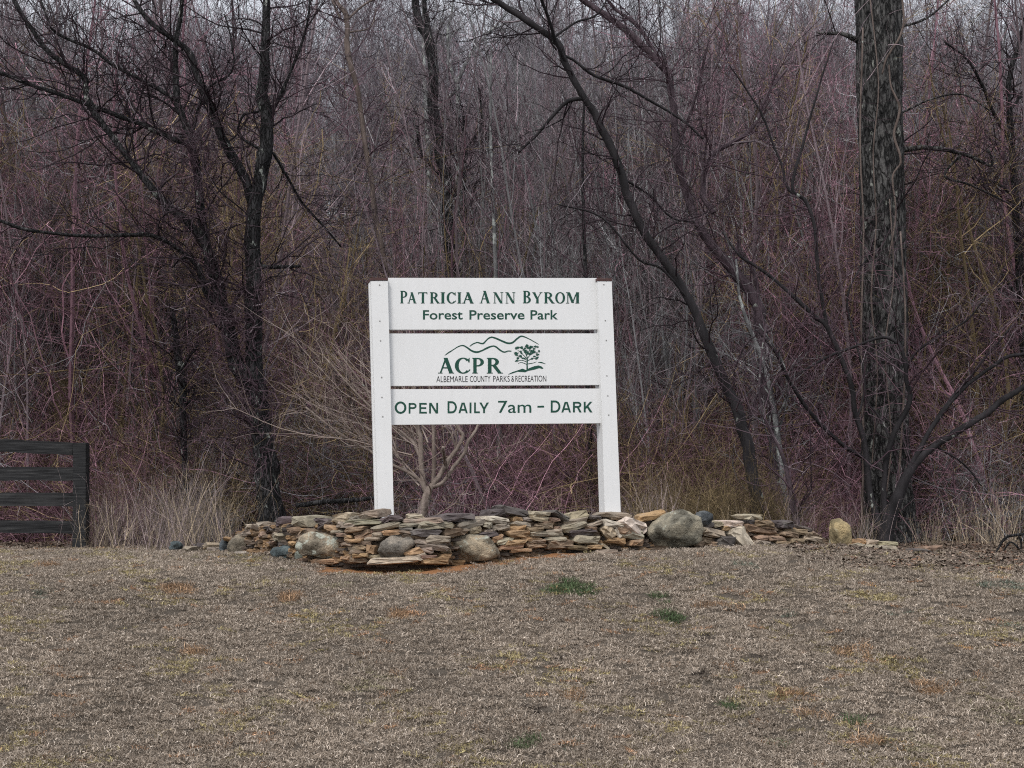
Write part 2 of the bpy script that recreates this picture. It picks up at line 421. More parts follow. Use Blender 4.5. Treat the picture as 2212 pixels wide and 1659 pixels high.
# serif capitals: strokes in a unit box, x right, y up
TK, TN, SF = .225, .08, .055
def rect(x0, y0, x1, y1): return [(x0, y0), (x1, y0), (x1, y1), (x0, y1)]
def diag(x0, y0, x1, y1, w): return [(x0 - w / 2, y0), (x0 + w / 2, y0), (x1 + w / 2, y1), (x1 - w / 2, y1)]
def stem(x, w=TK, s=.07): return [rect(x, 0, x + w, 1), rect(x - s, 0, x + w + s, SF), rect(x - s, 1 - SF, x + w + s, 1)]
def arc(cx, cy, rx, ry, tk, tn, a0, a1, n=22):
    a = np.radians(np.linspace(a0, a1, n)); o_ = [(cx + rx * math.cos(q), cy + ry * math.sin(q)) for q in a]
    i_ = [(cx + (rx - tk) * math.cos(q), cy + (ry - tn) * math.sin(q)) for q in a]
    return o_ + i_[::-1]
def glyph(ch):
    g = []
    if ch == 'P': g = stem(.08) + [arc(.27 + .1, .725, .42, .275, TK, TN, -90, 90), rect(.2, .45, .38, .45 + TN), rect(.2, 1 - TN, .38, 1)]; w = .82
    elif ch == 'R': g = stem(.08) + [arc(.27 + .1, .74, .40, .26, TK, TN, -90, 90), rect(.2, .48, .38, .48 + TN), rect(.2, 1 - TN, .38, 1), diag(.85, 0, .46, .52, TK + .02), rect(.7, 0, 1.02, SF)]; w = .98
    elif ch == 'B': g = stem(.08) + [arc(.27 + .1, .755, .36, .245, TK, TN, -90, 90), arc(.27 + .1, .275, .42, .275, TK, TN, -90, 90), rect(.2, .5, .4, .5 + TN), rect(.2, 1 - TN, .4, 1), rect(.2, 0, .4, TN)]; w = .85
    elif ch == 'A': g = [diag(.14, 0, .5, 1, TN + .03), diag(.84, 0, .47, 1, TK + .03), rect(.26, .32, .72, .32 + TN), rect(0, 0, .28, SF), rect(.68, 0, 1.02, SF)]; w = 1.02
    elif ch == 'T': g = [rect(.36, 0, .36 + TK, 1), rect(.28, 0, .64, SF), rect(.02, 1 - TN, .9, 1), [(.02, .80), (.06, .80), (.12, 1 - TN), (.02, 1 - TN)], [(.9, .80), (.86, .80), (.80, 1 - TN), (.9, 1 - TN)]]; w = .92
    elif ch == 'I': g = stem(.08); w = .35
    elif ch == 'C': g = [arc(.52, .5, .5, .515, TK + .01, TN, 42, 318, 34), [(.84, .70), (.91, .70), (.91, 1.0), (.87, 1.0), (.80, .84)], [(.82, .10), (.93, .18), (.95, .26), (.92, .28), (.78, .13)]]; w = .95
    elif ch == 'O': g = [arc(.52, .5, .52, .515, TK + .01, TN, 0, 180, 26), arc(.52, .5, .52, .515, TK + .01, TN, 180, 360, 26)]; w = 1.04
    elif ch == 'N': g = [rect(.12, 0, .12 + TN, 1), rect(.03, 0, .3, SF), rect(.0, 1 - SF, .26, 1), diag(.82, 0, .18, 1, TK + .03), rect(.82, 0, .82 + TN, 1), rect(.7, 1 - SF, 1.0, 1)]; w = 1.0
    elif ch == 'M': g = [rect(.11, 0, .11 + TN, 1), rect(.0, 0, .28, SF), rect(.0, 1 - SF, .2, 1), diag(.58, .05, .22, 1, TK), diag(.56, .05, .93, 1, TN + .02), rect(.88, 0, .88 + TK, 1), rect(.8, 0, 1.15, SF), rect(.95, 1 - SF, 1.13, 1)]; w = 1.15
    elif ch == 'Y': g = [rect(.38, 0, .38 + TK, .48), rect(.3, 0, .65, SF), diag(.47, .40, .14, 1, TK + .02), diag(.48, .40, .84, 1, TN + .02), rect(0, 1 - SF, .3, 1), rect(.7, 1 - SF, .98, 1)]; w = .98
    return g, w
def serif(ink, s, boxes, base, caps, conv):
    for ch, (x0, x1), cap in zip(s, boxes, caps):
        g, w = glyph(ch); bl = base
        for p in g: ink.poly([conv(x0 + (x1 - x0) * (x / w), bl - cap * y) for x, y in p])
ink = Ink()
bx = [(325, 385), (384, 458), (470, 547), (566, 645), (652, 686), (700, 777), (788, 818), (828, 922), (968, 1054), (1078, 1160), (1176, 1257), (1318, 1388), (1395, 1477), (1489, 1574), (1580, 1660), (1668, 1776)]
for wd_, i0 in (('PATRICIA', 0), ('ANN', 8), ('BYROM', 11)):
    ink = Ink(); serif(ink, wd_, bx[i0:], 297, [102] + [90] * 9, Z1); ink.build('lettering', M_green, b1)
def sans(word, X0, X1, yl, yr, cap, conv, parent, mat, bold=0.0, xh=None):
    cu = bpy.data.curves.new('lettering', 'FONT'); cu.body = word; cu.size = 1; cu.resolution_u = 4; cu.offset = bold
    if 'B' in ''.join([]): pass
    to = bpy.data.objects.new('tmp', cu); C.objects.link(to)
    dg = bpy.context.evaluated_depsgraph_get(); me = bpy.data.meshes.new_from_object(to.evaluated_get(dg))
    bpy.data.objects.remove(to)
    n = len(me.vertices); co = np.zeros(n * 3); me.vertices.foreach_get('co', co); co = co.reshape(-1, 3)
    x0, x1 = co[:, 0].min(), co[:, 0].max()
    capf = CAPF + 2 * bold
    u = (co[:, 0] - x0) / (x1 - x0); vv = (co[:, 1] + bold) / capf * cap
    out = [S(*conv(X0 + (X1 - X0) * a, yl + (yr - yl) * a - c_), RB + .0012) for a, c_ in zip(u, vv)]
    me.vertices.foreach_set('co', np.array(out, np.float32).ravel()); me.update()
    me.name = 'lettering'; me.materials.clear()
    return obj('lettering', me, mat, parent)
_cu = bpy.data.curves.new('h', 'FONT'); _cu.body = 'H'; _cu.size = 1
_to = bpy.data.objects.new('tmp', _cu); C.objects.link(_to)
_me = bpy.data.meshes.new_from_object(_to.evaluated_get(bpy.context.evaluated_depsgraph_get()))
CAPF = max(v_.co.y for v_ in _me.vertices); bpy.data.objects.remove(_to); bpy.data.meshes.remove(_me)
for wd_, a, b_ in (('Forest', 510, 832), ('Preserve', 886, 1332), ('Park', 1380, 1602)):
    sans(wd_, a, b_, 428, 427, 76, Z1, b1, M_green, .014)
def yb3(x): return 1190 - (x - 280) * 11.5 / 1600
sans('7am', 1118, 1387, yb3(1118), yb3(1387), 98, Z1, b3, M_green, .004)
def block(ch):
    q = .185; hq = .165
    if ch == 'O': return [arc(.5, .5, .5, .51, q, hq, 0, 180, 26), arc(.5, .5, .5, .51, q, hq, 180, 360, 26)]
    if ch == 'D': return [rect(0, 0, .2, 1), arc(.45, .5, .55, .5, .2, hq, -90, 90), rect(.1, 0, .46, hq), rect(.1, 1 - hq, .46, 1)]
    if ch in 'PR':
        g = [rect(0, 0, .22, 1), arc(.55, .72, .42, .28, .22, hq, -90, 90), rect(.1, .44, .56, .44 + hq), rect(.1, 1 - hq, .56, 1)]
        return g + ([diag(.88, 0, .55, .5, .24)] if ch == 'R' else [])
    if ch == 'E': return [rect(0, 0, .24, 1), rect(.1, 0, 1, hq), rect(.1, .43, .92, .43 + hq), rect(.1, 1 - hq, .98, 1)]
    if ch == 'N': return [rect(0, 0, .2, 1), rect(.8, 0, 1, 1), diag(.87, 0, .13, 1, .26)]
    if ch == 'A': return [diag(.1, 0, .44, 1, .2), diag(.9, 0, .56, 1, .2), rect(.2, .24, .8, .24 + hq), rect(.36, .9, .64, 1)]
    if ch == 'I': return [rect(0, 0, 1, 1)]
    if ch == 'L': return [rect(0, 0, .3, 1), rect(.1, 0, 1, hq)]
    if ch == 'Y': return [rect(.4, 0, .6, .45), diag(.5, .38, .11, 1, .22), diag(.5, .38, .89, 1, .22)]
    if ch == 'K': return [rect(0, 0, .22, 1), diag(.15, .35, .84, 1, .27), diag(.86, 0, .4, .58, .28)]
k = Ink(); kc = 0
for ch, a, b_, cap in (('O', 281, 376, 98), ('P', 394, 460, 86), ('E', 480, 541, 86), ('N', 560, 632, 86), ('D', 709, 784, 98), ('A', 797, 872, 86), ('I', 887, 902, 86), ('L', 924, 970, 86), ('Y', 966, 1043, 86), ('D', 1544, 1622, 98), ('A', 1630, 1708, 86), ('R', 1724, 1794, 86), ('K', 1811, 1882, 86)):
    if kc in (4, 9): k.build('lettering', M_green, b3); k = Ink()
    kc += 1
    for p in block(ch): k.poly([Z1(a + (b_ - a) * x, yb3(a) - cap * y) for x, y in p])
k.build('lettering', M_green, b3)
k = Ink(); k.poly([Z1(1436, 1126), Z1(1490, 1125), Z1(1490, 1140), Z1(1436, 1141)]); k.build('lettering', M_green, b3)
for wd_, a, b_ in (('ALBEMARLE', 618, 872), ('COUNTY', 890, 1056), ('PARKS', 1078, 1212), ('&', 1225, 1248), ('RECREATION', 1258, 1508)):
    sans(wd_, a, b_, 935 - (a - 618) * .006, 935 - (b_ - 618) * .006, 48, Z1, b2, M_char, .0)
def Z7(X, Y): return (921.6 + .1367 * X, 705.6 + .1367 * Y)
ink = Ink()
serif(ink, 'ACPR', [(182, 435), (440, 690), (718, 912), (948, 1196)], 740, [248] * 4, Z7)
ink.build('lettering', M_green, b2)
em = Ink()
def zr(pts, ws, n=6): ribbon(em, [Z7(*p) for p in pts], [q * .1367 for q in ws], n)
zr([(285, 455), (340, 415), (420, 365), (500, 315), (575, 298), (640, 330), (710, 380), (790, 402), (870, 380), (960, 335), (1040, 308), (1095, 318), (1160, 370), (1225, 402), (1290, 385), (1340, 388)], [6, 18, 14, 16, 20, 24, 28, 30, 24, 28, 22, 24, 24, 22, 18, 16])
zr([(680, 312), (730, 275), (800, 250), (860, 265), (900, 262), (945, 215), (990, 178), (1040, 168), (1120, 195), (1210, 235), (1290, 262), (1360, 250), (1430, 190), (1490, 152), (1550, 162), (1640, 205), (1720, 250), (1775, 282)], [12, 18, 18, 22, 24, 20, 22, 24, 26, 28, 28, 28, 26, 24, 18, 14, 12, 6])
zr([(1762, 565), (1810, 566), (1880, 588)], [8, 18, 6])
em.poly([Z7(*p) for p in ((1285, 752), (1360, 715), (1440, 690), (1515, 662), (1570, 685), (1620, 655), (1700, 625), (1770, 612), (1820, 630), (1846, 662), (1830, 668), (1780, 655), (1700, 680), (1600, 700), (1560, 720), (1440, 712), (1370, 735), (1300, 756))])
zr([(1590, 690), (1588, 600), (1592, 520), (1582, 440), (1600, 380)], [26, 20, 16, 12, 8])
rg = np.random.default_rng(5)
for p in ([(1590, 600), (1500, 565), (1445, 582)], [(1590, 590), (1680, 575), (1735, 555)], [(1590, 560), (1500, 530), (1400, 555)], [(1592, 540), (1680, 500), (1755, 510)],
          [(1588, 510), (1520, 440), (1440, 370)], [(1590, 500), (1660, 430), (1760, 400)], [(1586, 470), (1540, 380), (1500, 320)], [(1590, 440), (1640, 350), (1690, 320)], [(1588, 530), (1480, 480), (1400, 440)]):
    zr(p, [12, 9, 6], 4)
blobs = [(1450, 350, 60), (1510, 320, 50), (1420, 430, 60), (1470, 460, 50), (1600, 300, 60), (1660, 300, 50), (1730, 340, 55), (1700, 400, 75), (1640, 420, 55), (1570, 400, 55), (1550, 340, 50), (1440, 520, 50), (1520, 510, 40), (1710, 500, 55), (1750, 460, 40), (1660, 500, 40), (1590, 350, 50), (1490, 410, 40), (1770, 390, 35), (1640, 330, 40)]
for cx, cy, r in blobs:
    for _ in range(3):
        a0 = rg.uniform(0, 6.28); ox, oy = rg.normal(size=2) * r * .35; n = 13
        em.poly([Z7(cx + ox + r * .62 * q * math.cos(a0 + k * 2 * math.pi / n), cy + oy + r * .42 * q * math.sin(a0 + k * 2 * math.pi / n)) for k, q in enumerate(np.where(np.arange(n) % 2, 1.0, .55) * rg.uniform(.7, 1.1, n))])
em.build('emblem', M_green, b2)

# ------------------------------------------------------------------ dry stone wall
m, t, b = newmat('fieldstone')
oi = N(t, 'ShaderNodeObjectInfo')
tc = N(t, 'ShaderNodeTexCoord'); mp = N(t, 'ShaderNodeMapping'); mp.inputs['Scale'].default_value = (1, 1, 2.6)
off = N(t, 'ShaderNodeMath', operation='MULTIPLY'); L(t, oi.outputs['Random'], off.inputs[0]); off.inputs[1].default_value = 50
L(t, off.outputs[0], mp.inputs['Location']); L(t, tc.outputs['Object'], mp.inputs['Vector'])
ns = noise(t, mp.outputs[0], 14, 6, .65); nf = noise(t, mp.outputs[0], 45, 4, .7)
wn = noise(t, coords(t), 5, 4, .6); wf = noise(t, coords(t), 70, 3, .7)
c = mix(t, 1.0, oi.outputs['Color'], ramp(t, ns, [(.3, (.45, .43, .42)), (.52, (.9, .9, .9)), (.75, (1.35, 1.3, 1.25))]), 'MULTIPLY')
c = mix(t, ramp(t, wn, [(.55, (0, 0, 0)), (.75, (.5, .5, .5))]), c, (.30, .28, .235))
c = mix(t, ramp(t, wf, [(.62, (0, 0, 0)), (.72, (.5, .5, .5))]), c, (.03, .028, .027))
L(t, c, b.inputs['Base Color']); b.inputs['Roughness'].default_value = .9
bump(t, b, ns, .7, .008); M_stone = m
m, t, b = newmat('lichened_boulder')
oi = N(t, 'ShaderNodeObjectInfo'); v = coords(t)
n1 = noise(t, v, 7, 7, .65); n2 = noise(t, v, 30, 5, .7); n3 = noise(t, v, 11, 6, .7)
c = mix(t, 1.0, oi.outputs['Color'], ramp(t, n1, [(.34, (.28, .27, .25)), (.47, (.75, .75, .74)), (.62, (1.55, 1.48, 1.38))]), 'MULTIPLY')
li_ = N(t, 'ShaderNodeMath', operation='SUBTRACT'); L(t, n3, li_.inputs[0])
al = N(t, 'ShaderNodeMath', operation='MULTIPLY'); L(t, oi.outputs['Alpha'], al.inputs[0]); al.inputs[1].default_value = -.30
ad = N(t, 'ShaderNodeMath', operation='ADD'); L(t, al.outputs[0], ad.inputs[0]); ad.inputs[1].default_value = .12; L(t, ad.outputs[0], li_.inputs[1])
c = mix(t, ramp(t, li_.outputs[0], [(.62, (0, 0, 0)), (.68, (.85, .85, .85))]), c, (.50, .52, .44))
c = mix(t, ramp(t, n2, [(.6, (0, 0, 0)), (.75, (.6, .6, .6))]), c, (.05, .048, .042))
L(t, c, b.inputs['Base Color']); b.inputs['Roughness'].default_value = .9
bump(t, b, n2, 1.0, .03); M_boulder = m

def stone_mesh(rg, w_, h_, d_, name='stone'):
    """irregular slab, long axis x, front at y=0, back at y=d_"""
    n = 12; a = np.arange(n) * 2 * math.pi / n + rg.uniform(-.12, .12, n)
    e = rg.uniform(.30, .55); cxs, sns = np.cos(a), np.sin(a)
    ox = np.sign(cxs) * np.abs(cxs) ** e * w_ / 2; oz = np.sign(sns) * np.abs(sns) ** e * h_ / 2
    ox *= rg.uniform(.86, 1.08, n); oz *= rg.uniform(.90, 1.08, n)
    skew = rg.uniform(-.3, .3); ox = ox + oz * skew * 1.5
    # a wedge-like taper towards one end
    tp = rg.uniform(-.28, .28); oz = oz * (1 + tp * ox / (w_ / 2))
    bev = min(.018, h_ * .22)
    rings = []
    for y, s, j in ((0, None, .25), (bev * 1.0, 0, .2), (d_ * .5, 0, .25), (d_, None, .1)):
        if s is None: fx = 1 - bev * 1.6 / max(w_, .05); fz = 1 - bev * 1.5 / max(h_, .03)
        else: fx = fz = 1
        rings.append(np.stack([ox * fx + rg.normal(size=n) * bev * j, np.full(n, y) + rg.normal(size=n) * bev * .7, oz * fz + rg.normal(size=n) * bev * j], 1))
    V = np.vstack(rings + [[(rg.normal() * w_ * .12, -bev * .5, rg.normal() * h_ * .1)], [(0, d_, 0)]])
    Q = []; T = []
    for r_ in range(3):
        for k in range(n): j = (k + 1) % n; Q.append((r_ * n + k, r_ * n + j, (r_ + 1) * n + j, (r_ + 1) * n + k))
    for k in range(n): j = (k + 1) % n; T.append((4 * n, j, k)); T.append((4 * n + 1, 3 * n + k, 3 * n + j))
    return mk_mesh(name, V, Q, T)
def ico(rg, r, amp=.15, lv=4, fl=0.0, name='boulder'):
    import bmesh
    bm = bmesh.new(); bmesh.ops.create_icosphere(bm, subdivisions=lv, radius=1)
    V = np.array([v_.co[:] for v_ in bm.verts]); T = [[v_.index for v_ in f.verts] for f in bm.faces]; bm.free()
    k = rg.normal(size=(14, 3)) * np.linspace(1.0, 5.5, 14)[:, None]; ph = rg.uniform(0, 6.3, 14)
    d = (np.sin(V @ k.T + ph) * (1 / np.linspace(1, 5, 14))).sum(1) * amp * .55
    # squarer than a ball, with a few knocked-off faces
    U = np.sign(V) * np.abs(V) ** .80
    for _ in range(11):
        nn = norm(rg.normal(size=3)); lim = rg.uniform(.74, .92); dd = U @ nn; U = U - np.outer(np.maximum(dd - lim, 0) * .85, nn)
    k2 = rg.normal(size=(20, 3)) * 11; d2 = (np.sin(V @ k2.T + rg.uniform(0, 6.3, 20))).sum(1) * .006
    U = U * (1 + d[:, None] + d2[:, None]) * np.asarray(r)
    return mk_mesh(name, U, tris=T, smooth=True)

COL = {'g': (.33, .275, .215), 'd': (.135, .112, .108), 't': (.43, .36, .265), 'w': (.60, .53, .44), 'b': (.27, .195, .135), 'o': (.45, .295, .17), 'B': (.16, .185, .20)}
def ZA(X, Y): return (360 + .2604 * X, 1080 + .2604 * Y)
def ZB(X, Y): return (864 + .2604 * X, 1080 + .2604 * Y)
def ZC(X, Y): return (1332 + .2604 * X, 1080 + .2604 * Y)
def ZD(X, Y): return (1728 + .2187 * X, 1008 + .2187 * Y)
STA = [(650,235,140,40,18,'t'),(770,212,140,50,3,'g'),(650,275,150,50,12,'g'),(920,180,170,60,8,'d'),(1090,180,230,80,0,'g'),(840,250,180,30,8,'d'),(950,245,75,25,10,'t'),(1030,252,160,45,5,'b'),(1280,170,140,40,-5,'d'),(1290,205,150,30,20,'d'),(1430,145,210,65,5,'t'),(1340,235,150,45,-8,'o'),(1130,250,80,30,0,'o'),(770,290,130,42,5,'b'),(890,280,100,24,0,'g'),(895,315,235,58,3,'g'),(735,340,85,42,5,'o'),(1115,280,210,50,10,'b'),(850,360,260,30,5,'b'),(800,395,200,35,3,'b'),(1025,360,90,32,0,'o'),(930,375,110,27,10,'d'),(780,425,140,28,3,'o'),
(1400,265,110,24,2,'t'),(1470,210,190,45,-3,'g'),(1550,245,190,40,8,'b'),(1440,290,120,27,0,'b'),(1600,265,160,35,5,'b'),(1670,130,190,58,8,'g'),(1540,160,95,42,0,'g'),(1640,185,330,45,2,'g'),(1500,310,70,27,0,'o'),(1630,300,160,42,10,'b'),(1700,325,140,30,0,'t'),(1540,340,160,27,2,'o'),(1480,370,110,27,0,'b'),(1570,395,170,45,3,'b'),(1640,360,120,28,0,'b'),(1550,435,110,30,-3,'b'),(1680,410,75,60,0,'o'),(1600,460,140,32,5,'o'),(1470,480,100,27,0,'o'),(1570,500,180,45,0,'b'),(1700,470,95,27,0,'t'),
(1820,220,240,50,12,'g'),(1800,165,120,40,20,'d'),(1740,255,110,40,5,'b'),(1740,290,95,32,0,'g'),(1860,270,155,38,4,'o'),(1900,155,120,32,0,'d'),(1880,505,410,46,3,'t'),(1290,512,290,38,3,'o'),(1090,500,150,26,4,'b')]
STB = [(130,140,140,42,0,'t'),(190,175,330,42,3,'g'),(80,210,160,27,3,'g'),(310,215,290,62,0,'g'),(500,145,310,60,3,'d'),(50,240,110,22,0,'d'),(220,275,250,56,-2,'d'),(50,270,110,35,0,'b'),(70,290,80,30,-10,'t'),(470,265,230,62,3,'b'),(600,200,280,66,8,'g'),(120,305,200,27,-5,'b'),(320,330,210,57,0,'g'),(260,370,280,60,-8,'g'),(200,405,140,42,-10,'g'),(350,400,100,27,8,'o'),(380,425,100,32,0,'b'),(110,430,150,45,10,'o'),(130,462,180,37,3,'t'),(240,470,130,24,3,'b'),(70,500,150,40,2,'t'),(290,505,250,50,0,'o'),(390,465,90,34,0,'o'),
(830,105,170,55,5,'d'),(970,100,250,60,-8,'d'),(830,170,190,47,-5,'w'),(640,255,110,56,8,'b'),(720,290,240,40,5,'d'),(740,210,62,40,0,'g'),(845,225,160,47,5,'g'),(740,262,70,32,0,'t'),(985,160,90,40,-5,'o'),(1060,160,90,32,0,'g'),(1180,115,150,37,-3,'t'),(1170,155,175,38,-5,'t'),(1290,165,95,32,0,'b'),(1345,130,190,42,-25,'d'),(1490,130,210,62,8,'t'),(1240,192,120,24,0,'b'),(1020,200,160,37,-8,'g'),(1200,215,160,42,-3,'b'),(970,240,170,52,5,'o'),(1130,245,150,42,0,'b'),(990,285,220,56,-2,'o'),(820,320,105,45,12,'o'),(880,340,165,37,10,'t'),(1230,285,310,37,0,'g'),(1090,318,170,42,5,'o'),(1280,262,140,32,0,'t'),(1310,235,62,30,0,'b'),(1290,325,185,30,0,'t'),(970,352,190,37,3,'o'),(1160,345,120,27,0,'b'),(930,388,235,37,3,'o'),(1140,375,175,37,0,'b'),(1340,370,240,72,0,'b'),(1460,185,230,45,10,'g'),(1460,225,230,50,12,'t'),(1600,205,180,37,18,'g'),(1520,270,260,50,5,'d'),(1590,235,120,27,0,'b'),(1570,330,245,60,0,'t'),(1630,145,95,27,0,'d'),(1800,125,250,42,-3,'g'),(1790,150,90,27,-5,'b'),(1790,205,170,52,-8,'w'),(1745,265,130,85,-40,'t'),(1955,215,235,100,-25,'w'),(1812,275,85,30,-60,'w'),(1900,250,170,62,5,'b'),(1940,290,210,57,-2,'w'),(1800,335,165,47,-5,'o'),(1975,355,130,45,5,'o'),(740,420,230,30,4,'o'),(1010,420,200,26,2,'o'),(1480,395,190,34,-2,'b'),(1620,390,150,30,0,'o')]
STC = [(300,135,250,52,12,'o'),(690,210,95,32,0,'t'),(760,215,140,37,10,'d'),(850,200,95,42,5,'t'),(1000,200,165,45,0,'w'),(1140,145,205,50,-2,'t'),(1150,180,165,37,-5,'d'),(930,235,95,32,0,'o'),(1240,200,185,52,-3,'b'),(1410,205,165,55,0,'d'),(1210,245,295,56,-6,'b'),(1490,260,210,42,-5,'b'),(820,275,255,62,-10,'t'),(1060,310,215,120,-45,'w'),(1460,290,185,42,-8,'b'),(1635,320,165,42,-12,'t'),(740,335,115,42,-10,'b'),(1210,315,115,37,0,'b'),(1345,325,195,45,-5,'b'),(1530,345,195,42,-4,'b'),(1660,290,95,37,-25,'b'),(1610,285,65,32,0,'b'),(1590,245,110,30,-10,'d'),(920,360,165,100,-3,'d'),(790,365,135,32,-5,'b'),(690,365,105,42,0,'b'),(1230,360,145,42,-8,'t'),(1210,388,165,38,-5,'g'),(1700,368,150,46,-5,'b'),(720,250,90,34,0,'g'),(1390,360,150,34,-4,'b')]
wb = at(1100, 1200, wd(1100) + .2); wb[2] = float(ground(wb[0], wb[1]))
wall = thing('stone_wall', 'low curved dry stone wall of flat fieldstones and round boulders in front of the white sign', 'wall', wb)
rg = np.random.default_rng(11)
def put_stone(px, py, w_, h_, ang, ck, parent, D=None, dep=None, back=0.0):
    D = (wd(px) if D is None else D)
    hb = (1200 - py) / F * D                                   # height above the wall's foot
    D = D + max(0, hb) * .28 + back
    s = D / F; W, H = w_ * s, h_ * s
    dep = dep or rg.uniform(.16, .3)
    me = stone_mesh(rg, W, H, dep)
    p = at(px, py, D)
    o = bpy.data.objects.new('stone', me); me.materials.append(M_stone); C.objects.link(o)
    yaw = math.atan2(wd(px + 30) - wd(px - 30), 60 * s) + rg.normal() * .12
    o.rotation_euler = (rg.normal() * .05, math.radians(-ang), yaw)
    c_ = np.array(COL[ck]) * rg.uniform(.82, 1.15) * (1 + rg.normal(size=3) * .03)
    o.color = (*c_, 1)
    if parent is not None: o.parent = parent; o.location = Vector(p) - Vector(parent.location)
    else: o.location = p
    return o
for lst, cv in ((STA, ZA), (STB, ZB), (STC, ZC)):
    for X, Y, W_, H_, an, ck in lst:
        px, py = cv(X, Y); put_stone(px, py, W_ * .2604 * 1.07, H_ * .2604 * 1.19, an, ck, wall, back=rg.uniform(-.015, .03))
def put_boulder(px, py, w_, h_, col, lich, parent, amp=.12, D=None, dep=None, rot=0.0):
    D = wd(px) + .08 if D is None else D
    s = D / F; W, H = w_ * s / 2, h_ * s / 2; dp = dep or (W + H) * .42
    me = ico(rg, (W * 1.06, dp, H * 1.08), amp); p = at(px, py, D)
    p[1] = p[1] + dp * .55
    p = EYE + (p - EYE) * 1.0
    q = at(px, py, D + dp * (.05 if parent is not None else .35))
    o = bpy.data.objects.new('boulder', me); me.materials.append(M_boulder); C.objects.link(o)
    o.color = (*col, lich); o.rotation_euler = (0, math.radians(-rot), 0)
    if parent is not None: o.parent = parent; o.location = Vector(q) - Vector(parent.location)
    else: o.location = q
    return o
def bz(X0, Y0, X1, Y1, cv):
    a = cv(X0, Y0); b_ = cv(X1, Y1); return (a[0] + b_[0]) / 2, (a[1] + b_[1]) / 2, b_[0] - a[0], b_[1] - a[1]
for bx_, cv, col, lich, lab in (((530, 285, 715, 470), ZA, (.26, .225, .175), .15, 'brown boulder at the left end of the wall'),
        ((1095, 255, 1490, 490), ZA, (.30, .255, .195), .75, 'squat boulder with a pale lichen patch'),
        ((1738, 290, 2055, 485), ZA, (.25, .225, .195), .25, 'plain grey oval boulder'),
        ((418, 288, 800, 498), ZB, (.33, .28, .21), .6, 'flat-topped tan boulder with pale flecks'),
        ((258, 95, 690, 390), ZC, (.27, .25, .20), .35, 'biggest round grey-green boulder'),
        ((872, 385, 1100, 500), ZA, (.12, .15, .16), .0, 'smooth blue-green rock sunk in the turf'),
        ((1065, 410, 1160, 505), ZA, (.17, .19, .17), .0, 'small grey-green rock'),
        ((655, 95, 790, 200), ZC, (.10, .11, .12), .1, 'dark bluish rock beside the biggest boulder')):
    px, py, w_, h_ = bz(*bx_, cv); put_boulder(px, py, w_ * 1.03, h_ * 1.05, col, lich, wall)['label'] = lab
# rubble packed behind the faces
TOPX = [497, 520, 560, 660, 700, 760, 810, 860, 950, 1040, 1095, 1150, 1270, 1330, 1405, 1500, 1600, 1650, 1700, 1760, 1790]
TOPY = [1165, 1146, 1134, 1124, 1130, 1120, 1115, 1122, 1121, 1120, 1112, 1116, 1116, 1120, 1124, 1126, 1128, 1122, 1135, 1154, 1170]
V = []; Q = []; xs = np.arange(500, 1786, 18)
for i, px in enumerate(xs):
    tp = np.interp(px, TOPX, TOPY) + 7; D = wd(px)
    for dd, py in ((.16, 1245), (.16, 1190), (.17, tp), (.46, tp), (.46, 1190), (.46, 1245)):
        V.append(at(px, min(py, 1245), D + dd) + rg.normal(size=3) * .012)
        if dd > .3: V[-1][2] = V[-3][2] if py == tp else V[-1][2]
    if i: a = (i - 1) * 6; Q += [(a + k, a + 6 + k, a + 7 + k, a + 1 + k) for k in range(5)]
n_ = (len(xs) - 1) * 6
M_core = flat('earthy_rubble', (.075, .052, .038), .95)
core = obj('rubble_core', mk_mesh('rubble_core', np.array(V), Q, ngons=[[0, 1, 2, 3, 4, 5], [n_ + 5, n_ + 4, n_ + 3, n_ + 2, n_ + 1, n_]]), M_core, wall)
acc = Acc()
for px in np.arange(505, 1780, 9.0):
    tp = np.interp(px, TOPX, TOPY)
    for py in np.arange(tp + 8, 1222, 9.5):
        q = px + rg.uniform(-8, 8); D = wd(q) + max(0, (1200 - py) / F * wd(q)) * .28 + rg.uniform(.09, .15)
        me = stone_mesh(rg, rg.uniform(24, 48) * D / F, rg.uniform(8, 12) * D / F, .12)
        co = np.zeros(len(me.vertices) * 3); me.vertices.foreach_get('co', co); co = co.reshape(-1, 3)
        fq = [tuple(p_.vertices) for p_ in me.polygons if len(p_.vertices) == 4]; ft = [tuple(p_.vertices) for p_ in me.polygons if len(p_.vertices) == 3]
        a = rg.normal() * .12; co = co @ np.array([[math.cos(a), 0, math.sin(a)], [0, 1, 0], [-math.sin(a), 0, math.cos(a)]])
        acc.add(co + at(q, py, D), fq, ft, rg.uniform()); bpy.data.meshes.remove(me)
M_fill = twig_mat('packed_stone', [(0, (.07, .06, .055)), (.5, (.17, .125, .09)), (1, (.30, .19, .10))])
fo = obj('packing_stones', acc.mesh('packing_stones'), M_fill, wall); fo['kind'] = 'stuff'

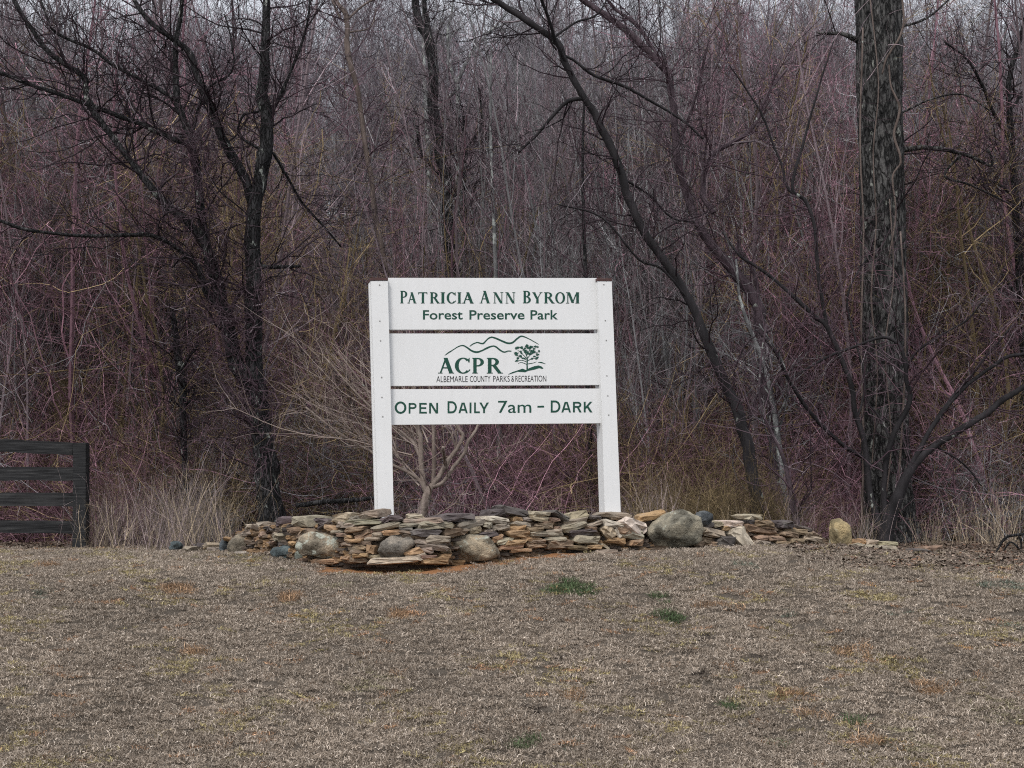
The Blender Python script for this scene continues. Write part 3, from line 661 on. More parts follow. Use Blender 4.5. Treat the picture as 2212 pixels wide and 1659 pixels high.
# loose stones and rocks of their own
def loose(name, label, px, py, w_, h_, ang, ck, D, grp=None):
    o = put_stone(px, py, w_, h_, ang, ck, None, D=D, dep=rg.uniform(.15, .25)); o.name = name
    return tag(o, label, 'stone', grp)
def lst(X, Y, w_, h_, cv, k): p = cv(X, Y); return p[0], p[1], w_ * k, h_ * k
for lab, (X, Y, w_, h_, an, ck), cv, k, D in (
    ('flat grey stone in the turf between the fence and the wall', (170, 405, 110, 42, -5, 'g'), ZA, .2604, 11.7),
    ('dark purplish stone under the dry stems left of the wall', (240, 380, 85, 40, 10, 'd'), ZA, .2604, 11.75),
    ('tan wedge-shaped stone lying just left of the wall', (320, 380, 115, 50, 15, 't'), ZA, .2604, 11.6),
    ('long low grey stone nearest the left end of the wall', (370, 410, 140, 42, 0, 'g'), ZA, .2604, 11.45),
    ('thin pale stone lying on the grass below the left end boulder', (570, 458, 105, 30, -15, 'w'), ZA, .2604, 10.75),
    ('thin flat grey slab lying on the grass in front of the wall', (1720, 430, 210, 38, 2, 'g'), ZB, .2604, 10.25),
    ('small pinkish stone leaning at the foot of the wall by the biggest boulder', (1710, 388, 95, 27, -30, 't'), ZB, .2604, 10.35),
    ('broad pale flat slab lying in front of the wall right of the biggest boulder', (1070, 425, 245, 50, 0, 'w'), ZC, .2604, 10.6),
    ('narrow pale stone lying right of the broad pale slab', (1330, 405, 105, 25, -5, 'w'), ZC, .2604, 10.8),
    ('small orange stone on top of the low ledge by the big trunk', (620, 740, 85, 55, 0, 'o'), ZD, .2187, 11.75),
    ('tan oval stone on the low ledge by the big trunk', (725, 745, 135, 50, 0, 't'), ZD, .2187, 11.75),
    ('long tan stone lying on the ledge at the foot of the big trunk', (900, 765, 215, 48, -5, 't'), ZD, .2187, 11.8),
    ('long low grey stone half buried in front of the big trunk', (760, 805, 440, 80, -2, 'g'), ZD, .2187, 11.6),
    ('brown flat stone lying right of the big trunk', (1330, 805, 230, 42, 5, 'b'), ZD, .2187, 11.9),
    ('dark slab at the edge of the leaves right of the big trunk', (1220, 838, 160, 36, 0, 'd'), ZD, .2187, 11.8)):
    px, py, a, b_ = lst(X, Y, w_, h_, cv, k); loose('loose_stone', lab, px, py, a, b_, an, ck, D)
for lab, bx_, cv, col, lich, D in (
    ('upright rounded rock with yellowish lichen standing past the right end of the wall', (1742, 150, 1938, 455), ZC, (.36, .29, .17), .4, 11.3),
    ('small bluish rock in the dry weeds well left of the wall', (25, 345, 130, 425), ZA, (.13, .16, .17), .1, 12.0),
    ('dark blue-grey rock touching the left end of the wall', (430, 322, 540, 450), ZA, (.12, .14, .155), .1, 11.35)):
    px, py, w_, h_ = bz(*bx_, cv); o = put_boulder(px, py, w_, h_, col, lich, None, D=D); o.name = 'rock'; tag(o, lab, 'rock')

# ------------------------------------------------------------------ board fence
m, t, b = newmat('black_stained_wood')
v = coords(t, True, (.5, 2, 9)); n1 = noise(t, v, 6, 6, .65); n2 = noise(t, coords(t), 2.2, 4, .6)
c = ramp(t, n1, [(.35, (.008, .008, .009)), (.58, (.034, .034, .035)), (.8, (.095, .093, .09))])
c = mix(t, ramp(t, n2, [(.55, (0, 0, 0)), (.75, (.5, .5, .5))]), c, (.06, .058, .056))
L(t, c, b.inputs['Base Color']); bump(t, b, n1, .7, .01); M_fence = m
fb = at(172, 1180, 14.0); fb[2] = float(ground(fb[0], fb[1]))
fence = thing('board_fence', 'black stained four-rail board fence ending at a square post beside the woods', 'fence', fb)
def box(c0, c1, jit=0.0):
    x0, y0, z0 = c0; x1, y1, z1 = c1
    V = np.array([(x0, y0, z0), (x1, y0, z0), (x1, y1, z0), (x0, y1, z0), (x0, y0, z1), (x1, y0, z1), (x1, y1, z1), (x0, y1, z1)], float)
    if jit: V += rg.normal(size=V.shape) * jit
    return V, [(0, 3, 2, 1), (4, 5, 6, 7), (0, 1, 5, 4), (1, 2, 6, 5), (2, 3, 7, 6), (3, 0, 4, 7)]
Df = 14.0; k = Df / F
p0 = at(157, 957, Df); p1 = at(184.5, 957, Df)
V, Q = box((p0[0], Df, .9), (p1[0], Df + .14, p0[2]), .003); V[:4] += [at(161, 1100, Df)[0] - p0[0], 0, 0]
obj('post', mk_mesh('post', V, Q), M_fence, fence)
V, Q = box((p0[0] - 2.44, Df + .1, .9), (p1[0] - 2.44, Df + .24, p0[2] + .02), .003); obj('post', mk_mesh('post', V, Q), M_fence, fence)
for yl, yr, h in ((948, 956, 27), (1008, 1010, 29), (1063, 1065, 29), (1124, 1125.5, 27)):
    a = at(0, yl, Df + .05); e = at(158 + (yl - 948) * .02, yr, Df + .055)
    sl_ = (e[2] - a[2]) / (e[0] - a[0]); xl = e[0] - 2.44
    n = 14; X_ = np.linspace(xl, e[0] - .002, n); zt = e[2] + sl_ * (X_ - e[0]) * np.where(X_ < a[0], .6, 1) + rg.normal(size=n) * .002; hh = h * k + rg.normal(size=n) * .002
    V = []; Q = []
    for i in range(n):
        V += [(X_[i], Df + .052, zt[i]), (X_[i], Df + .078, zt[i]), (X_[i], Df + .078, zt[i] - hh[i]), (X_[i], Df + .052, zt[i] - hh[i])]
        if i: q = (i - 1) * 4; Q += [(q + j, q + 4 + j, q + 4 + (j + 1) % 4, q + (j + 1) % 4) for j in range(4)]
    Q += [(0, 1, 2, 3), (4 * n - 1, 4 * n - 2, 4 * n - 3, 4 * n - 4)]
    obj('rail', mk_mesh('rail', np.array(V), Q), M_fence, fence)

# ------------------------------------------------------------------ traced trees
def limb(pts, D, rg, sub=5, wig=.006, dd=0.0):
    """pts: (px, py, width) ; D depth, dd = how far the depth drifts along the limb"""
    n = len(pts); P = []
    for i, (x, y, w_) in enumerate(pts):
        Di = D + dd * i / max(1, n - 1); p = at(x, y, Di); P.append([*p, w_ * Di / F / 2])
    q = catmull(np.array(P), sub); q[:, 3] = np.maximum(q[:, 3], .0025)
    if n < 40:
        jt = rg.normal(size=(len(q), 3)); jt[1:-1] = (jt[:-2] + jt[1:-1] + jt[2:]) / 1.8
        spc = np.linalg.norm(np.gradient(q[:, :3], axis=0), axis=1)[:, None]
        q[:, :3] += jt * np.minimum(np.minimum(q[:, 3:4] * .16, .012), spc * .12) * (np.arange(len(q)) > 0)[:, None]
    return q
def ground_base(q):
    """extend the lowest end down into the ground with a flare"""
    g = float(ground(q[0, 0], q[0, 1])) - .15
    if q[0, 2] > g:
        e = q[0].copy(); e[:2] -= (q[1, :2] - q[0, :2]) * .3; e[2] = g; e[3] *= 1.2
        q = np.vstack([e, q])
    return q
def tube_mesh(name, q, S_=10, rough=.10, seed=0):
    rg = np.random.default_rng(seed)
    if S_ < 40: rough = rough * .6
    V, Q = tubes(q[None, :, :3], q[None, :, 3], S_, seed=3)
    c_ = np.repeat(q[:, :3], S_, axis=0)
    V = c_ + (V - c_) * (1 + rough * rg.normal(size=(len(V), 1)))
    K = len(q); tip = len(V)
    V = np.vstack([V, q[-1, :3]])
    T = [((K - 1) * S_ + k, (K - 1) * S_ + (k + 1) % S_, tip) for k in range(S_)]
    return mk_mesh(name, V, Q, T, {'tone': np.full(len(V), .5)}, smooth=True)
def resample(q, n=14):
    s = np.concatenate([[0], np.cumsum(np.linalg.norm(np.diff(q[:, :3], axis=0), axis=1))])
    u = np.linspace(0, s[-1], n); return np.stack([np.interp(u, s, q[:, i]) for i in range(4)], 1), s[-1]
def twigs(rg, limbs, dens, up=.05, l1=(.5, 1.5), wig=.22, tonec=.45, rmin=.0028, rcap=.012):
    R_ = [resample(q) for q in limbs]; P = np.array([r[0][:, :3] for r in R_]); R = np.array([r[0][:, 3] for r in R_]); Ls = np.array([r[1] for r in R_])
    thin = 1 / (.5 + R.mean(1) / .06); wt = Ls * thin; wt /= wt.sum()
    acc = Acc(); n1 = int(dens * Ls.sum())
    b, d, r = kids(rg, P, R, n1, .12, (30, 75), .35, weight=wt)
    P1, R1 = grow(rg, b, d, rg.uniform(*l1, n1), np.clip(r, rmin * 1.3, rcap), 7, wig, up)
    add_tubes(acc, P1, R1, 4, np.clip(rg.normal(tonec, .2, n1), 0, 1), 1)
    n2 = n1 * 5; b, d, r = kids(rg, P1, R1, n2, .15, (25, 65), .7)
    P2, R2 = grow(rg, b, d, rg.uniform(.2, .75, n2), np.clip(r, rmin, .006), 5, wig * 1.1, up)
    add_tubes(acc, P2, R2, 3, np.clip(rg.normal(tonec, .23, n2), 0, 1), 2)
    n3 = n2 * 2; b, d, r = kids(rg, P2, R2, n3, .2, (25, 60), .8)
    P3, R3 = grow(rg, b, d, rg.uniform(.08, .3, n3), np.clip(r, rmin * .8, .004), 3, wig * 1.2, up)
    add_tubes(acc, P3, R3, 3, np.clip(rg.normal(tonec + .05, .25, n3), 0, 1), 3)
    return acc
def tree(label, D, trunk, limbs, mat, tmat, dens, seed, name='tree', cat='tree', S_=10, rough=.1, tw={}, extra=(), fat=1.0):
    rg = np.random.default_rng(seed)
    fx = lambda l: [p if isinstance(p, str) else (p[0], p[1], p[2] * fat) for p in l]
    trunk = fx(trunk); limbs = [fx(l) for l in limbs]
    q = ground_base(limb(trunk, D, rg, sub=2 if len(trunk) > 40 else 5)); b0 = q[0, :3].copy(); b0[2] += .15
    o = thing(name, label, cat, b0)
    obj('trunk', tube_mesh('trunk', q, S_, rough, seed), mat, o)
    qs = [q]
    for i, lb in enumerate(limbs):
        dd = rg.uniform(-1.0, 1.0) * min(1, len(lb) / 6)
        if len(lb) > 1 and isinstance(lb[0], str): dd = 0; lb = lb[1:]
        l = limb(lb, D, rg, dd=dd); qs.append(l); obj('limb', tube_mesh('limb', l, 7, rough * .7, seed + i), mat, o)
    for e in extra: e(o, rg)
    if dens > 0: obj('twigs', twigs(rg, qs, dens, **tw).mesh('twigs'), tmat, o)['kind'] = 'stuff'
    return o
def g3(X, Y, w_, k=1 / 3, ox=0, oy=0): return (ox + X * k, oy + Y * k, w_)

def tangle(o, rg):      # dead vines matted round the lower stems
    ls = [limb([(582, 1060, 30), (566, 920, 30), (552, 800, 30), (548, 700, 26), (548, 600, 20)], 14.9, rg), limb([(545, 840, 24), (515, 780, 26), (490, 700, 26), (472, 620, 22), (450, 560, 18)], 14.9, rg), limb([(440, 510, 12), (425, 400, 12), (408, 310, 10)], 14.9, rg), limb([(500, 1020, 20), (520, 900, 24), (515, 800, 20)], 15.1, rg)]
    obj('vines', twigs(rg, ls, 26, up=-.02, l1=(.25, .9), wig=.4, tonec=.42, rcap=.007).mesh('vines'), M_twig_purp, o)['kind'] = 'stuff'
tree('dark forked tree tangled with vines rising left of the sign', 15.0,
     [(588, 1118, 44), (580, 1060, 40), (572, 990, 38), (562, 900, 32), (552, 800, 30), (548, 697, 27), (547, 550, 26), (553, 450, 24), (573, 333, 24), (578, 267, 22), (567, 200, 21), (573, 100, 15), (577, 0, 12), (582, -150, 8)],
     [['=', (552, 850, 20), (516, 788, 26), (492, 700, 24), (478, 640, 22), (455, 575, 18), (440, 500, 16), (430, 400, 14), (413, 307, 13), (398, 260, 12), (383, 220, 12), (380, 100, 9), (393, 0, 7), (398, -120, 5)],
      ['=', (383, 218, 8), (350, 197, 7), (320, 182, 7), (250, 143, 6), (200, 107, 6), (120, 70, 5), (95, 20, 4), (70, -60, 3)],
      ['=', (410, 313, 10), (380, 302, 12), (350, 290, 11), (277, 257, 9), (200, 230, 8), (110, 197, 7), (50, 178, 7), (0, 157, 7), (-120, 120, 6)],
      ['=', (550, 455, 14), (530, 393, 16), (487, 310, 16), (457, 233, 14), (430, 180, 12), (407, 110, 10), (333, 57, 9), (293, 7, 8), (270, -60, 6)],
      [(500, 690, 14), (450, 640, 12), (430, 580, 10), (377, 533, 8), (333, 510, 8), (280, 507, 7), (200, 510, 6), (67, 498, 6), (0, 477, 6), (-90, 450, 5)],
      ['=', (480, 640, 16), (450, 540, 14), (417, 493, 14), (360, 443, 12), (310, 383, 12), (233, 283, 10), (197, 233, 13), (185, 190, 10), (177, 163, 10), (107, 113, 9), (67, 60, 8), (33, 7, 7), (0, -60, 6)],
      [(573, 280, 6), (607, 200, 6), (633, 143, 5), (660, 67, 4), (670, 0, 4)],
      [(590, 330, 5), (620, 380, 5), (650, 433, 4), (700, 490, 4), (737, 533, 3)],
      [(566, 325, 5), (540, 310, 5), (515, 290, 4), (525, 250, 4), (560, 240, 4)],
      [(413, 307, 5), (440, 200, 4), (500, 155, 4), (500, 90, 3), (485, 30, 3)],
      [(560, 575, 8), (600, 577, 7), (650, 575, 4)]],
     M_dark, M_twig_dark, 10, 21, extra=(tangle,), tw=dict(rcap=.012), rough=.16, fat=1.3)
tree('tall dark twin-stemmed tree rising right behind the left half of the sign', 20.0,
     [(987, 1112, 22), (987, 1046, 18), (984, 800, 22), (972, 600, 22), (967, 433, 20), (957, 360, 20), (940, 267, 18), (934, 183, 17), (927, 87, 17), (905, 50, 14), (897, 0, 13), (890, -100, 11)],
     [['=', (928, 90, 11), (924, 43, 9), (917, 0, 8), (915, -90, 7)], [(967, 433, 8), (1000, 400, 6), (1004, 330, 5), (1000, 250, 5)], [(962, 390, 6), (910, 330, 5), (900, 270, 4)],
      [(1006, 550, 6), (1004, 450, 7), (1003, 385, 6), (1010, 320, 5), (1040, 270, 4), (1035, 190, 4)]],
     M_dark, M_twig_dark, 8, 22, tw=dict(rcap=.010), fat=1.3)
tree('pale lichened birch-like tree with a wide fork just behind the dark twin-stemmed tree', 22.0,
     [(996, 1120, 15), (994, 800, 15), (994, 550, 14), (992, 433, 13), (987, 300, 12), (990, 215, 11), (987, 182, 10)],
     [['=', (987, 182, 8), (970, 133, 7), (967, 67, 6), (977, 20, 5), (985, -60, 4)], ['=', (988, 180, 9), (1010, 130, 8), (1030, 97, 7), (1070, 57, 5), (1100, 23, 4)], [(1040, 75, 5), (1075, 60, 4), (1095, 50, 3)], [(988, 195, 7), (965, 215, 7), (945, 240, 5)]],
     M_pale, M_twig_pale, 6, 23)
tree('slim pale grey trunk rising straight left of the pale forked tree', 24.0, [(930, 1120, 12), (929, 550, 12), (927, 367, 11), (920, 233, 10), (915, 60, 7), (913, -60, 6)], [], M_pale, M_twig_pale, 5, 24)
tree('smooth tan leaning tree between the dark forked tree and the sign', 19.0,
     [(870, 1120, 14), (850, 900, 13), (838, 640, 12), (827, 550, 12), (814, 483, 12), (800, 383, 11), (787, 300, 11), (774, 200, 11), (754, 117, 13), (747, 33, 11), (725, 0, 10), (700, -60, 8)],
     [[(748, 45, 6), (790, 8, 5), (830, -10, 4)], [(735, 40, 6), (715, -5, 5)], [(752, 70, 4), (800, 60, 3), (812, 20, 3)]], M_tan, M_twig_purp, 4.5, 25)
tree('crooked dark tree leaning left from behind the biggest boulder over the sign', 14.0,
     [(1636, 1122, 28), (1630, 1050, 27), (1617, 986, 26), (1598, 905, 24), (1559, 813, 22), (1521, 725, 20), (1494, 656, 18), (1424, 550, 18), (1380, 483, 18), (1357, 427, 18), (1337, 360, 17), (1300, 277, 17), (1270, 225, 15), (1240, 170, 14), (1217, 123, 15), (1200, 87, 15), (1130, 40, 13), (1070, 0, 13), (1000, -50, 10)],
     [['=', (1262, 213, 9), (1230, 218, 9), (1204, 240, 8), (1157, 293, 6), (1120, 330, 5)],
      [(1220, 120, 6), (1244, 133, 6), (1284, 163, 7), (1350, 187, 7), (1404, 217, 6), (1470, 257, 5), (1520, 300, 4)],
      [(1225, 140, 7), (1200, 90, 8), (1185, 40, 7), (1170, 0, 7), (1150, -60, 6)],
      [(1337, 380, 6), (1400, 420, 5), (1450, 470, 4), (1500, 480, 3)],
      [(1494, 656, 6), (1430, 580, 5), (1380, 560, 5), (1300, 470, 4), (1200, 440, 3)],
      [(1198, 80, 6), (1240, 50, 5), (1290, 30, 4), (1320, -20, 3)]],
     M_dark2, M_twig_dark, 8, 26, tw=dict(rcap=.010), rough=.06, fat=1.05)
tree('long leaning tree with a sweeping upper stem between the crooked tree and the big trunk', 15.5,
     [(1686, 1124, 22), (1678, 993, 20), (1670, 898, 18), (1648, 821, 20), (1648, 737, 20), (1636, 660, 22), (1605, 610, 20), (1542, 533, 17), (1508, 483, 15), (1478, 400, 14), (1464, 350, 13), (1456, 250, 13), (1447, 173, 13), (1424, 133, 13), (1360, 73, 12), (1314, 37, 11), (1257, 0, 10), (1200, -50, 8)],
     [[(1542, 460, 10), (1518, 427, 11), (1520, 390, 10), (1535, 343, 9), (1562, 317, 9), (1608, 293, 8), (1635, 260, 7), (1665, 193, 6), (1700, 150, 4)],
      [(1424, 133, 8), (1380, 60, 7), (1330, 20, 6), (1290, -30, 5)], [(1460, 330, 6), (1490, 250, 5), (1510, 180, 4), (1530, 90, 3)],
      [(1640, 640, 8), (1625, 580, 7), (1600, 545, 6), (1590, 500, 4)], [(1605, 600, 9), (1580, 560, 8), (1560, 553, 5)]],
     M_purp, M_twig_purp, 8, 27, tw=dict(rcap=.010), fat=1.25)
tree('pale mottled sapling with lichen between the two leaning trees and the big trunk', 15.0,
     [(1706, 1128, 14), (1695, 1070, 14), (1678, 930, 12), (1662, 830, 10), (1640, 760, 9), (1612, 690, 8), (1596, 630, 6), (1590, 560, 5)], [[(1680, 900, 6), (1700, 850, 5), (1690, 780, 4), (1640, 700, 3)], [(1668, 860, 4), (1620, 800, 4), (1560, 760, 3)]], M_pale, M_twig_pale, 6, 28)
tree('purplish small trunk rising just left of the upright rounded rock', 13.5, [(1722, 1140, 15), (1712, 1080, 14), (1704, 1040, 10), (1690, 980, 8), (1650, 900, 6), (1640, 820, 5), (1655, 700, 4)], [], M_purp, M_twig_purp, 8, 29)

def vine(pts, D):
    def f(o, rg):
        q = limb(pts, D, rg, wig=.01); obj('vine', tube_mesh('vine', q, 6, .08, 5), M_tan, o)
    return f
def furrow(o, rg):      # deep vertical ridges on the big trunk
    for ch in o.children:
        if ch.name.startswith('trunk'):
            me = ch.data; n = len(me.vertices); co = np.zeros(n * 3); me.vertices.foreach_get('co', co); co = co.reshape(-1, 3)
            K = (n - 1) // 96; ctr = co[:K * 96].reshape(K, 96, 3).mean(1, keepdims=True); d = co[:K * 96].reshape(K, 96, 3) - ctr
            th = np.arange(96)[None] * 2 * math.pi / 96; z = ctr[:, :, 2]
            r = 1.03 - .05 * np.abs(np.sin(9 * th + 1.8 * np.sin(z * 2.1) + .9 * np.sin(z * 7) + .9 * np.sin(z * 13 + 2 * th))) + .03 * np.sin(7 * th + 2 * np.sin(z * 1.7)) + .05 * np.sin(2 * th + z * .4) + .04 * np.sin(3 * th + 1.3 * z) * np.sin(z * 1.9) + .35 * np.exp(-np.maximum(z - 1.2, 0) / .18) * (.5 + .5 * np.sin(5 * th + .6)) + .012 * np.sin(29 * th + 3 * np.sin(z * 2.2)) + rg.normal(size=(K, 96)) * .003
            co[:K * 96] = (ctr + d * r[..., None]).reshape(-1, 3); me.vertices.foreach_set('co', co.astype(np.float32).ravel()); me.update()
bt = [(1922, 1168, 128), (1920, 1130, 114), (1915, 1040, 106), (1913, 900, 100), (1911, 800, 98), (1910, 700, 96), (1907, 560, 95), (1905, 450, 93), (1903, 300, 92), (1899, 150, 93), (1895, 0, 94), (1890, -250, 88)]
bt2 = []
for i in range(len(bt) - 1):
    for k in range(5): f = k / 5; bt2.append(tuple(bt[i][j] * (1 - f) + bt[i + 1][j] * f for j in range(3)))
bt2.append(bt[-1])
tree('thickest tree with a massive straight furrowed grey trunk wrapped in vines', 16.4, bt2,
     [['=', (1880, 98, 17), (1855, 87, 15), (1818, 73, 9), (1785, 72, 7), (1765, 70, 4)], ['=', (1885, 362, 20), (1892, 350, 15), (1918, 333, 12), (1968, 320, 12), (2015, 320, 11), (2075, 330, 9), (2135, 357, 7), (2143, 345, 6), (2130, 320, 5)],
      [(2075, 335, 6), (2040, 380, 6), (2100, 400, 5), (2180, 440, 4)], [(1940, 60, 6), (2000, 40, 5), (2060, -10, 4)], [(1935, 250, 5), (2010, 215, 4), (2080, 205, 4), (2140, 240, 3)]],
     M_big, M_twig_dark, 4, 30, S_=96, rough=.004,
     extra=(furrow, vine([(1946, -20, 4), (1952, 43, 5), (1942, 83, 5), (1925, 110, 5), (1914, 127, 5), (1905, 160, 4)], 15.95), vine([(1920, 140, 4), (1925, 187, 4), (1943, 233, 6), (1932, 283, 6), (1935, 310, 6), (1946, 350, 5), (1928, 383, 4), (1935, 460, 4), (1920, 560, 3)], 15.95),
            vine([(1862, 1150, 6), (1866, 950, 5), (1860, 750, 5), (1866, 500, 4), (1858, 300, 4), (1864, 60, 4)], 15.98), vine([(1884, 1000, 3), (1895, 800, 3), (1882, 640, 4), (1893, 480, 3), (1886, 330, 3), (1898, 180, 3), (1880, 0, 3)], 15.93), vine([(1934, 1140, 6), (1950, 900, 5), (1956, 700, 4), (1945, 500, 4)], 15.95),
            vine([(1905, 1130, 4), (1925, 960, 3), (1912, 760, 3), (1930, 600, 3), (1922, 430, 3)], 15.92)))
tree('spreading many-stemmed dark shrub tree growing in front of the massive furrowed trunk', 15.2,
     [(1912, 1172, 38), (1916, 1145, 34), (1925, 1110, 30), (1940, 1072, 26), (1962, 1022, 20), (1988, 990, 16), (2019, 963, 15), (2076, 928, 15), (2126, 898, 14), (2172, 859, 13), (2212, 836, 12), (2300, 790, 10)],
     [['=', (1960, 1030, 12), (1981, 978, 11), (2030, 898, 10), (2080, 840, 9), (2134, 798, 8), (2176, 771, 8), (2212, 765, 8), (2300, 740, 6)],
      ['=', (1965, 1015, 9), (1995, 955, 8), (2040, 880, 7), (2090, 820, 6), (2140, 760, 5), (2190, 700, 4)],
      ['=', (1908, 1165, 22), (1888, 1110, 20), (1877, 1070, 16), (1870, 974, 13), (1850, 898, 12), (1839, 840, 11), (1820, 783, 11), (1785, 706, 11), (1751, 676, 10), (1693, 622, 9), (1640, 580, 7), (1598, 553, 6), (1560, 500, 4)],
      ['=', (1785, 706, 9), (1775, 640, 8), (1765, 560, 8), (1758, 483, 8), (1738, 433, 8), (1712, 410, 7), (1720, 360, 7), (1738, 300, 6), (1752, 247, 5), (1775, 167, 4), (1800, 90, 3)],
      ['=', (1738, 433, 6), (1700, 405, 6), (1690, 360, 6), (1672, 317, 5), (1648, 250, 5), (1610, 190, 4), (1575, 140, 3)],
      ['=', (1913, 1150, 18), (1910, 1090, 14), (1910, 1032, 12), (1923, 955, 12), (1965, 867, 11), (1958, 820, 10), (1954, 783, 9), (1942, 744, 8), (1904, 729, 7), (1847, 748, 6), (1789, 771, 6), (1709, 817, 5)],
      [(1868, 990, 9), (1827, 966, 9), (1770, 913, 9), (1724, 852, 8), (1690, 794, 8), (1674, 760, 6), (1636, 714, 4)],
      [(1850, 910, 5), (1868, 830, 5), (1850, 740, 4), (1830, 640, 4), (1870, 560, 3)], [(1958, 800, 5), (1980, 760, 5), (2040, 720, 4), (2090, 690, 4), (2130, 640, 3)],
      [(1925, 955, 5), (1900, 900, 5), (1875, 870, 4), (1868, 820, 4), (1890, 780, 3)], [(2019, 963, 5), (2080, 1000, 4), (2120, 1050, 3)]],
     M_dark2, M_twig_purp, 5.5, 31, tw=dict(rcap=.009, l1=(.4, 1.3)), rough=.05, name='shrub_tree')
tree('dark knotted tree with bent limbs at the far right of the frame', 18.0,
     [(2222, 1150, 24), (2214, 900, 20), (2208, 725, 18), (2203, 590, 17), (2196, 470, 16), (2190, 380, 15), (2182, 260, 13), (2178, 200, 12), (2186, 140, 11), (2202, 90, 9), (2220, 20, 8), (2230, -50, 6)],
     [[(2180, 300, 9), (2150, 250, 8), (2120, 180, 7), (2090, 130, 6), (2040, 90, 4)], [(2195, 430, 8), (2160, 400, 7), (2120, 385, 5)], [(2180, 240, 7), (2210, 200, 6), (2240, 130, 5)], [(2205, 650, 7), (2170, 600, 6), (2150, 560, 4)]],
     M_dark, M_twig_dark, 8, 32)
tree('slender bluish grey tree with white spots framed by the sign posts, near the middle', 17.5,
     [(1078, 1110, 13), (1076, 1010, 13), (1076, 919, 11), (1074, 700, 10), (1068, 500, 8), (1060, 300, 6), (1062, 100, 4)], [[(1080, 1075, 6), (1086, 1020, 6), (1078, 990, 4)]], M_pale, M_twig_purp, 4, 33)
tree('slim grey tree framed by the sign posts close to the right post', 17.0, [(1277, 1110, 12), (1275, 1000, 11), (1273, 919, 10), (1265, 600, 9), (1258, 400, 7), (1262, 200, 5)], [], M_dark, M_twig_purp, 4, 34)
tree('ivy-clad dark snag left of the forked tree', 16.5, [(405, 1118, 14), (398, 980, 14), (396, 850, 16), (390, 800, 18), (384, 755, 16), (376, 697, 12), (372, 660, 6)], [[(392, 800, 8), (410, 770, 6), (430, 740, 4)], [(398, 880, 6), (415, 860, 5), (422, 830, 3)]], M_dark, M_twig_dark, 16, 35, tw=dict(l1=(.15, .5)))
tree('broken brown trunk standing just behind the black fence', 18.5, [(142, 1130, 44), (140, 1050, 40), (140, 950, 38), (138, 880, 37), (135, 832, 35), (133, 818, 26)], [], M_stump, M_twig_dark, 0, 36, S_=14, cat='tree trunk')
tree('pale pinkish sapling leaning above the brown broken trunk', 20.0, [(375, 1110, 11), (368, 900, 10), (361, 672, 9), (347, 618, 9), (332, 553, 8), (318, 500, 8), (311, 417, 7), (300, 300, 5), (285, 180, 3)], [], M_tan, M_twig_purp, 5, 37)

# pale many-stemmed bush tree seen under the sign, throwing long canes up and left
def _dummy(): pass
def canes(o, rg):
    acc = Acc()
    n = 20; src = np.array([at(x, y, 13.4) for x, y in zip(rg.uniform(850, 945, n), rg.uniform(935, 1050, n))])
    D_ = np.stack([-rg.uniform(.2, 1.5, n), rg.normal(size=n) * .45, rg.uniform(.2, 1.2, n)], 1)
    P, R = grow(rg, src, D_, rg.uniform(.9, 2.1, n), rg.uniform(.004, .009, n), 10, .12, .03, .3)
    add_tubes(acc, P, R, 4, np.clip(rg.normal(.55, .25, n), 0, 1), 4)
    b, d, r = kids(rg, P, R, 220, .2, (12, 40), .7); P2, R2 = grow(rg, b, d, rg.uniform(.2, .8, 220), np.clip(r, .0025, .005), 6, .1, .02)
    add_tubes(acc, P2, R2, 3, np.clip(rg.normal(.6, .25, 220), 0, 1), 5)
    obj('canes', acc.mesh('canes'), M_twig_tan, o)['kind'] = 'stuff'
tree('low tan bush tree with many pale forking stems framed below the sign boards', 13.4,
     [(910, 1118, 21), (916, 1090, 20), (922, 1070, 19), (928, 1056, 16), (936, 1046, 12), (948, 1030, 11), (961, 1007, 11), (984, 971, 9), (1000, 942, 8), (990, 925, 6), (975, 880, 4)],
     [['=', (934, 1050, 12), (954, 1043, 9), (980, 1010, 9), (1000, 984, 8), (1013, 952, 7), (1032, 922, 6), (1050, 860, 4)],
      ['=', (922, 1066, 13), (915, 1046, 12), (910, 994, 12), (907, 945, 11), (902, 919, 10), (890, 800, 7)],
      ['=', (920, 1064, 9), (909, 1040, 8), (883, 1020, 8), (850, 1004, 7), (800, 975, 6), (740, 940, 5), (660, 880, 4)],
      ['=', (935, 1045, 9), (938, 994, 9), (935, 919, 8), (925, 820, 5)],
      ['=', (912, 1000, 8), (895, 960, 7), (870, 935, 6), (845, 918, 5), (780, 860, 4), (700, 770, 3)],
      [(962, 1005, 8), (959, 985, 7), (957, 966, 6)], [(905, 945, 6), (880, 925, 5), (800, 850, 4), (730, 760, 3)], [(985, 970, 5), (975, 940, 4), (960, 920, 3)]],
     M_buff, M_twig_tan, 4, 38, name='bush_tree', extra=(canes,), tw=dict(l1=(.3, .9), up=.08))
fl = thing('fallen_branch', 'dark arched fallen branch on the litter at the right edge below the woods', 'branch', at(2180, 1190, 11.5))
for pts in ([(2150, 1196, 3), (2160, 1178, 5), (2172, 1162, 7), (2185, 1157, 6), (2200, 1155, 6), (2240, 1150, 5)], [(2168, 1190, 3), (2180, 1172, 4), (2192, 1176, 4), (2205, 1190, 5)], [(2176, 1198, 3), (2200, 1195, 4), (2230, 1192, 4)], [(2200, 1156, 4), (2206, 1175, 4), (2204, 1200, 4)]):
    obj('branch', tube_mesh('branch', limb(pts, 11.5, rg), 6, .1, 1), M_dark, fl)
ls_ = thing('fallen_log', 'dark fallen log lying in the woods left of the sign', 'log', at(700, 1090, 14.0))
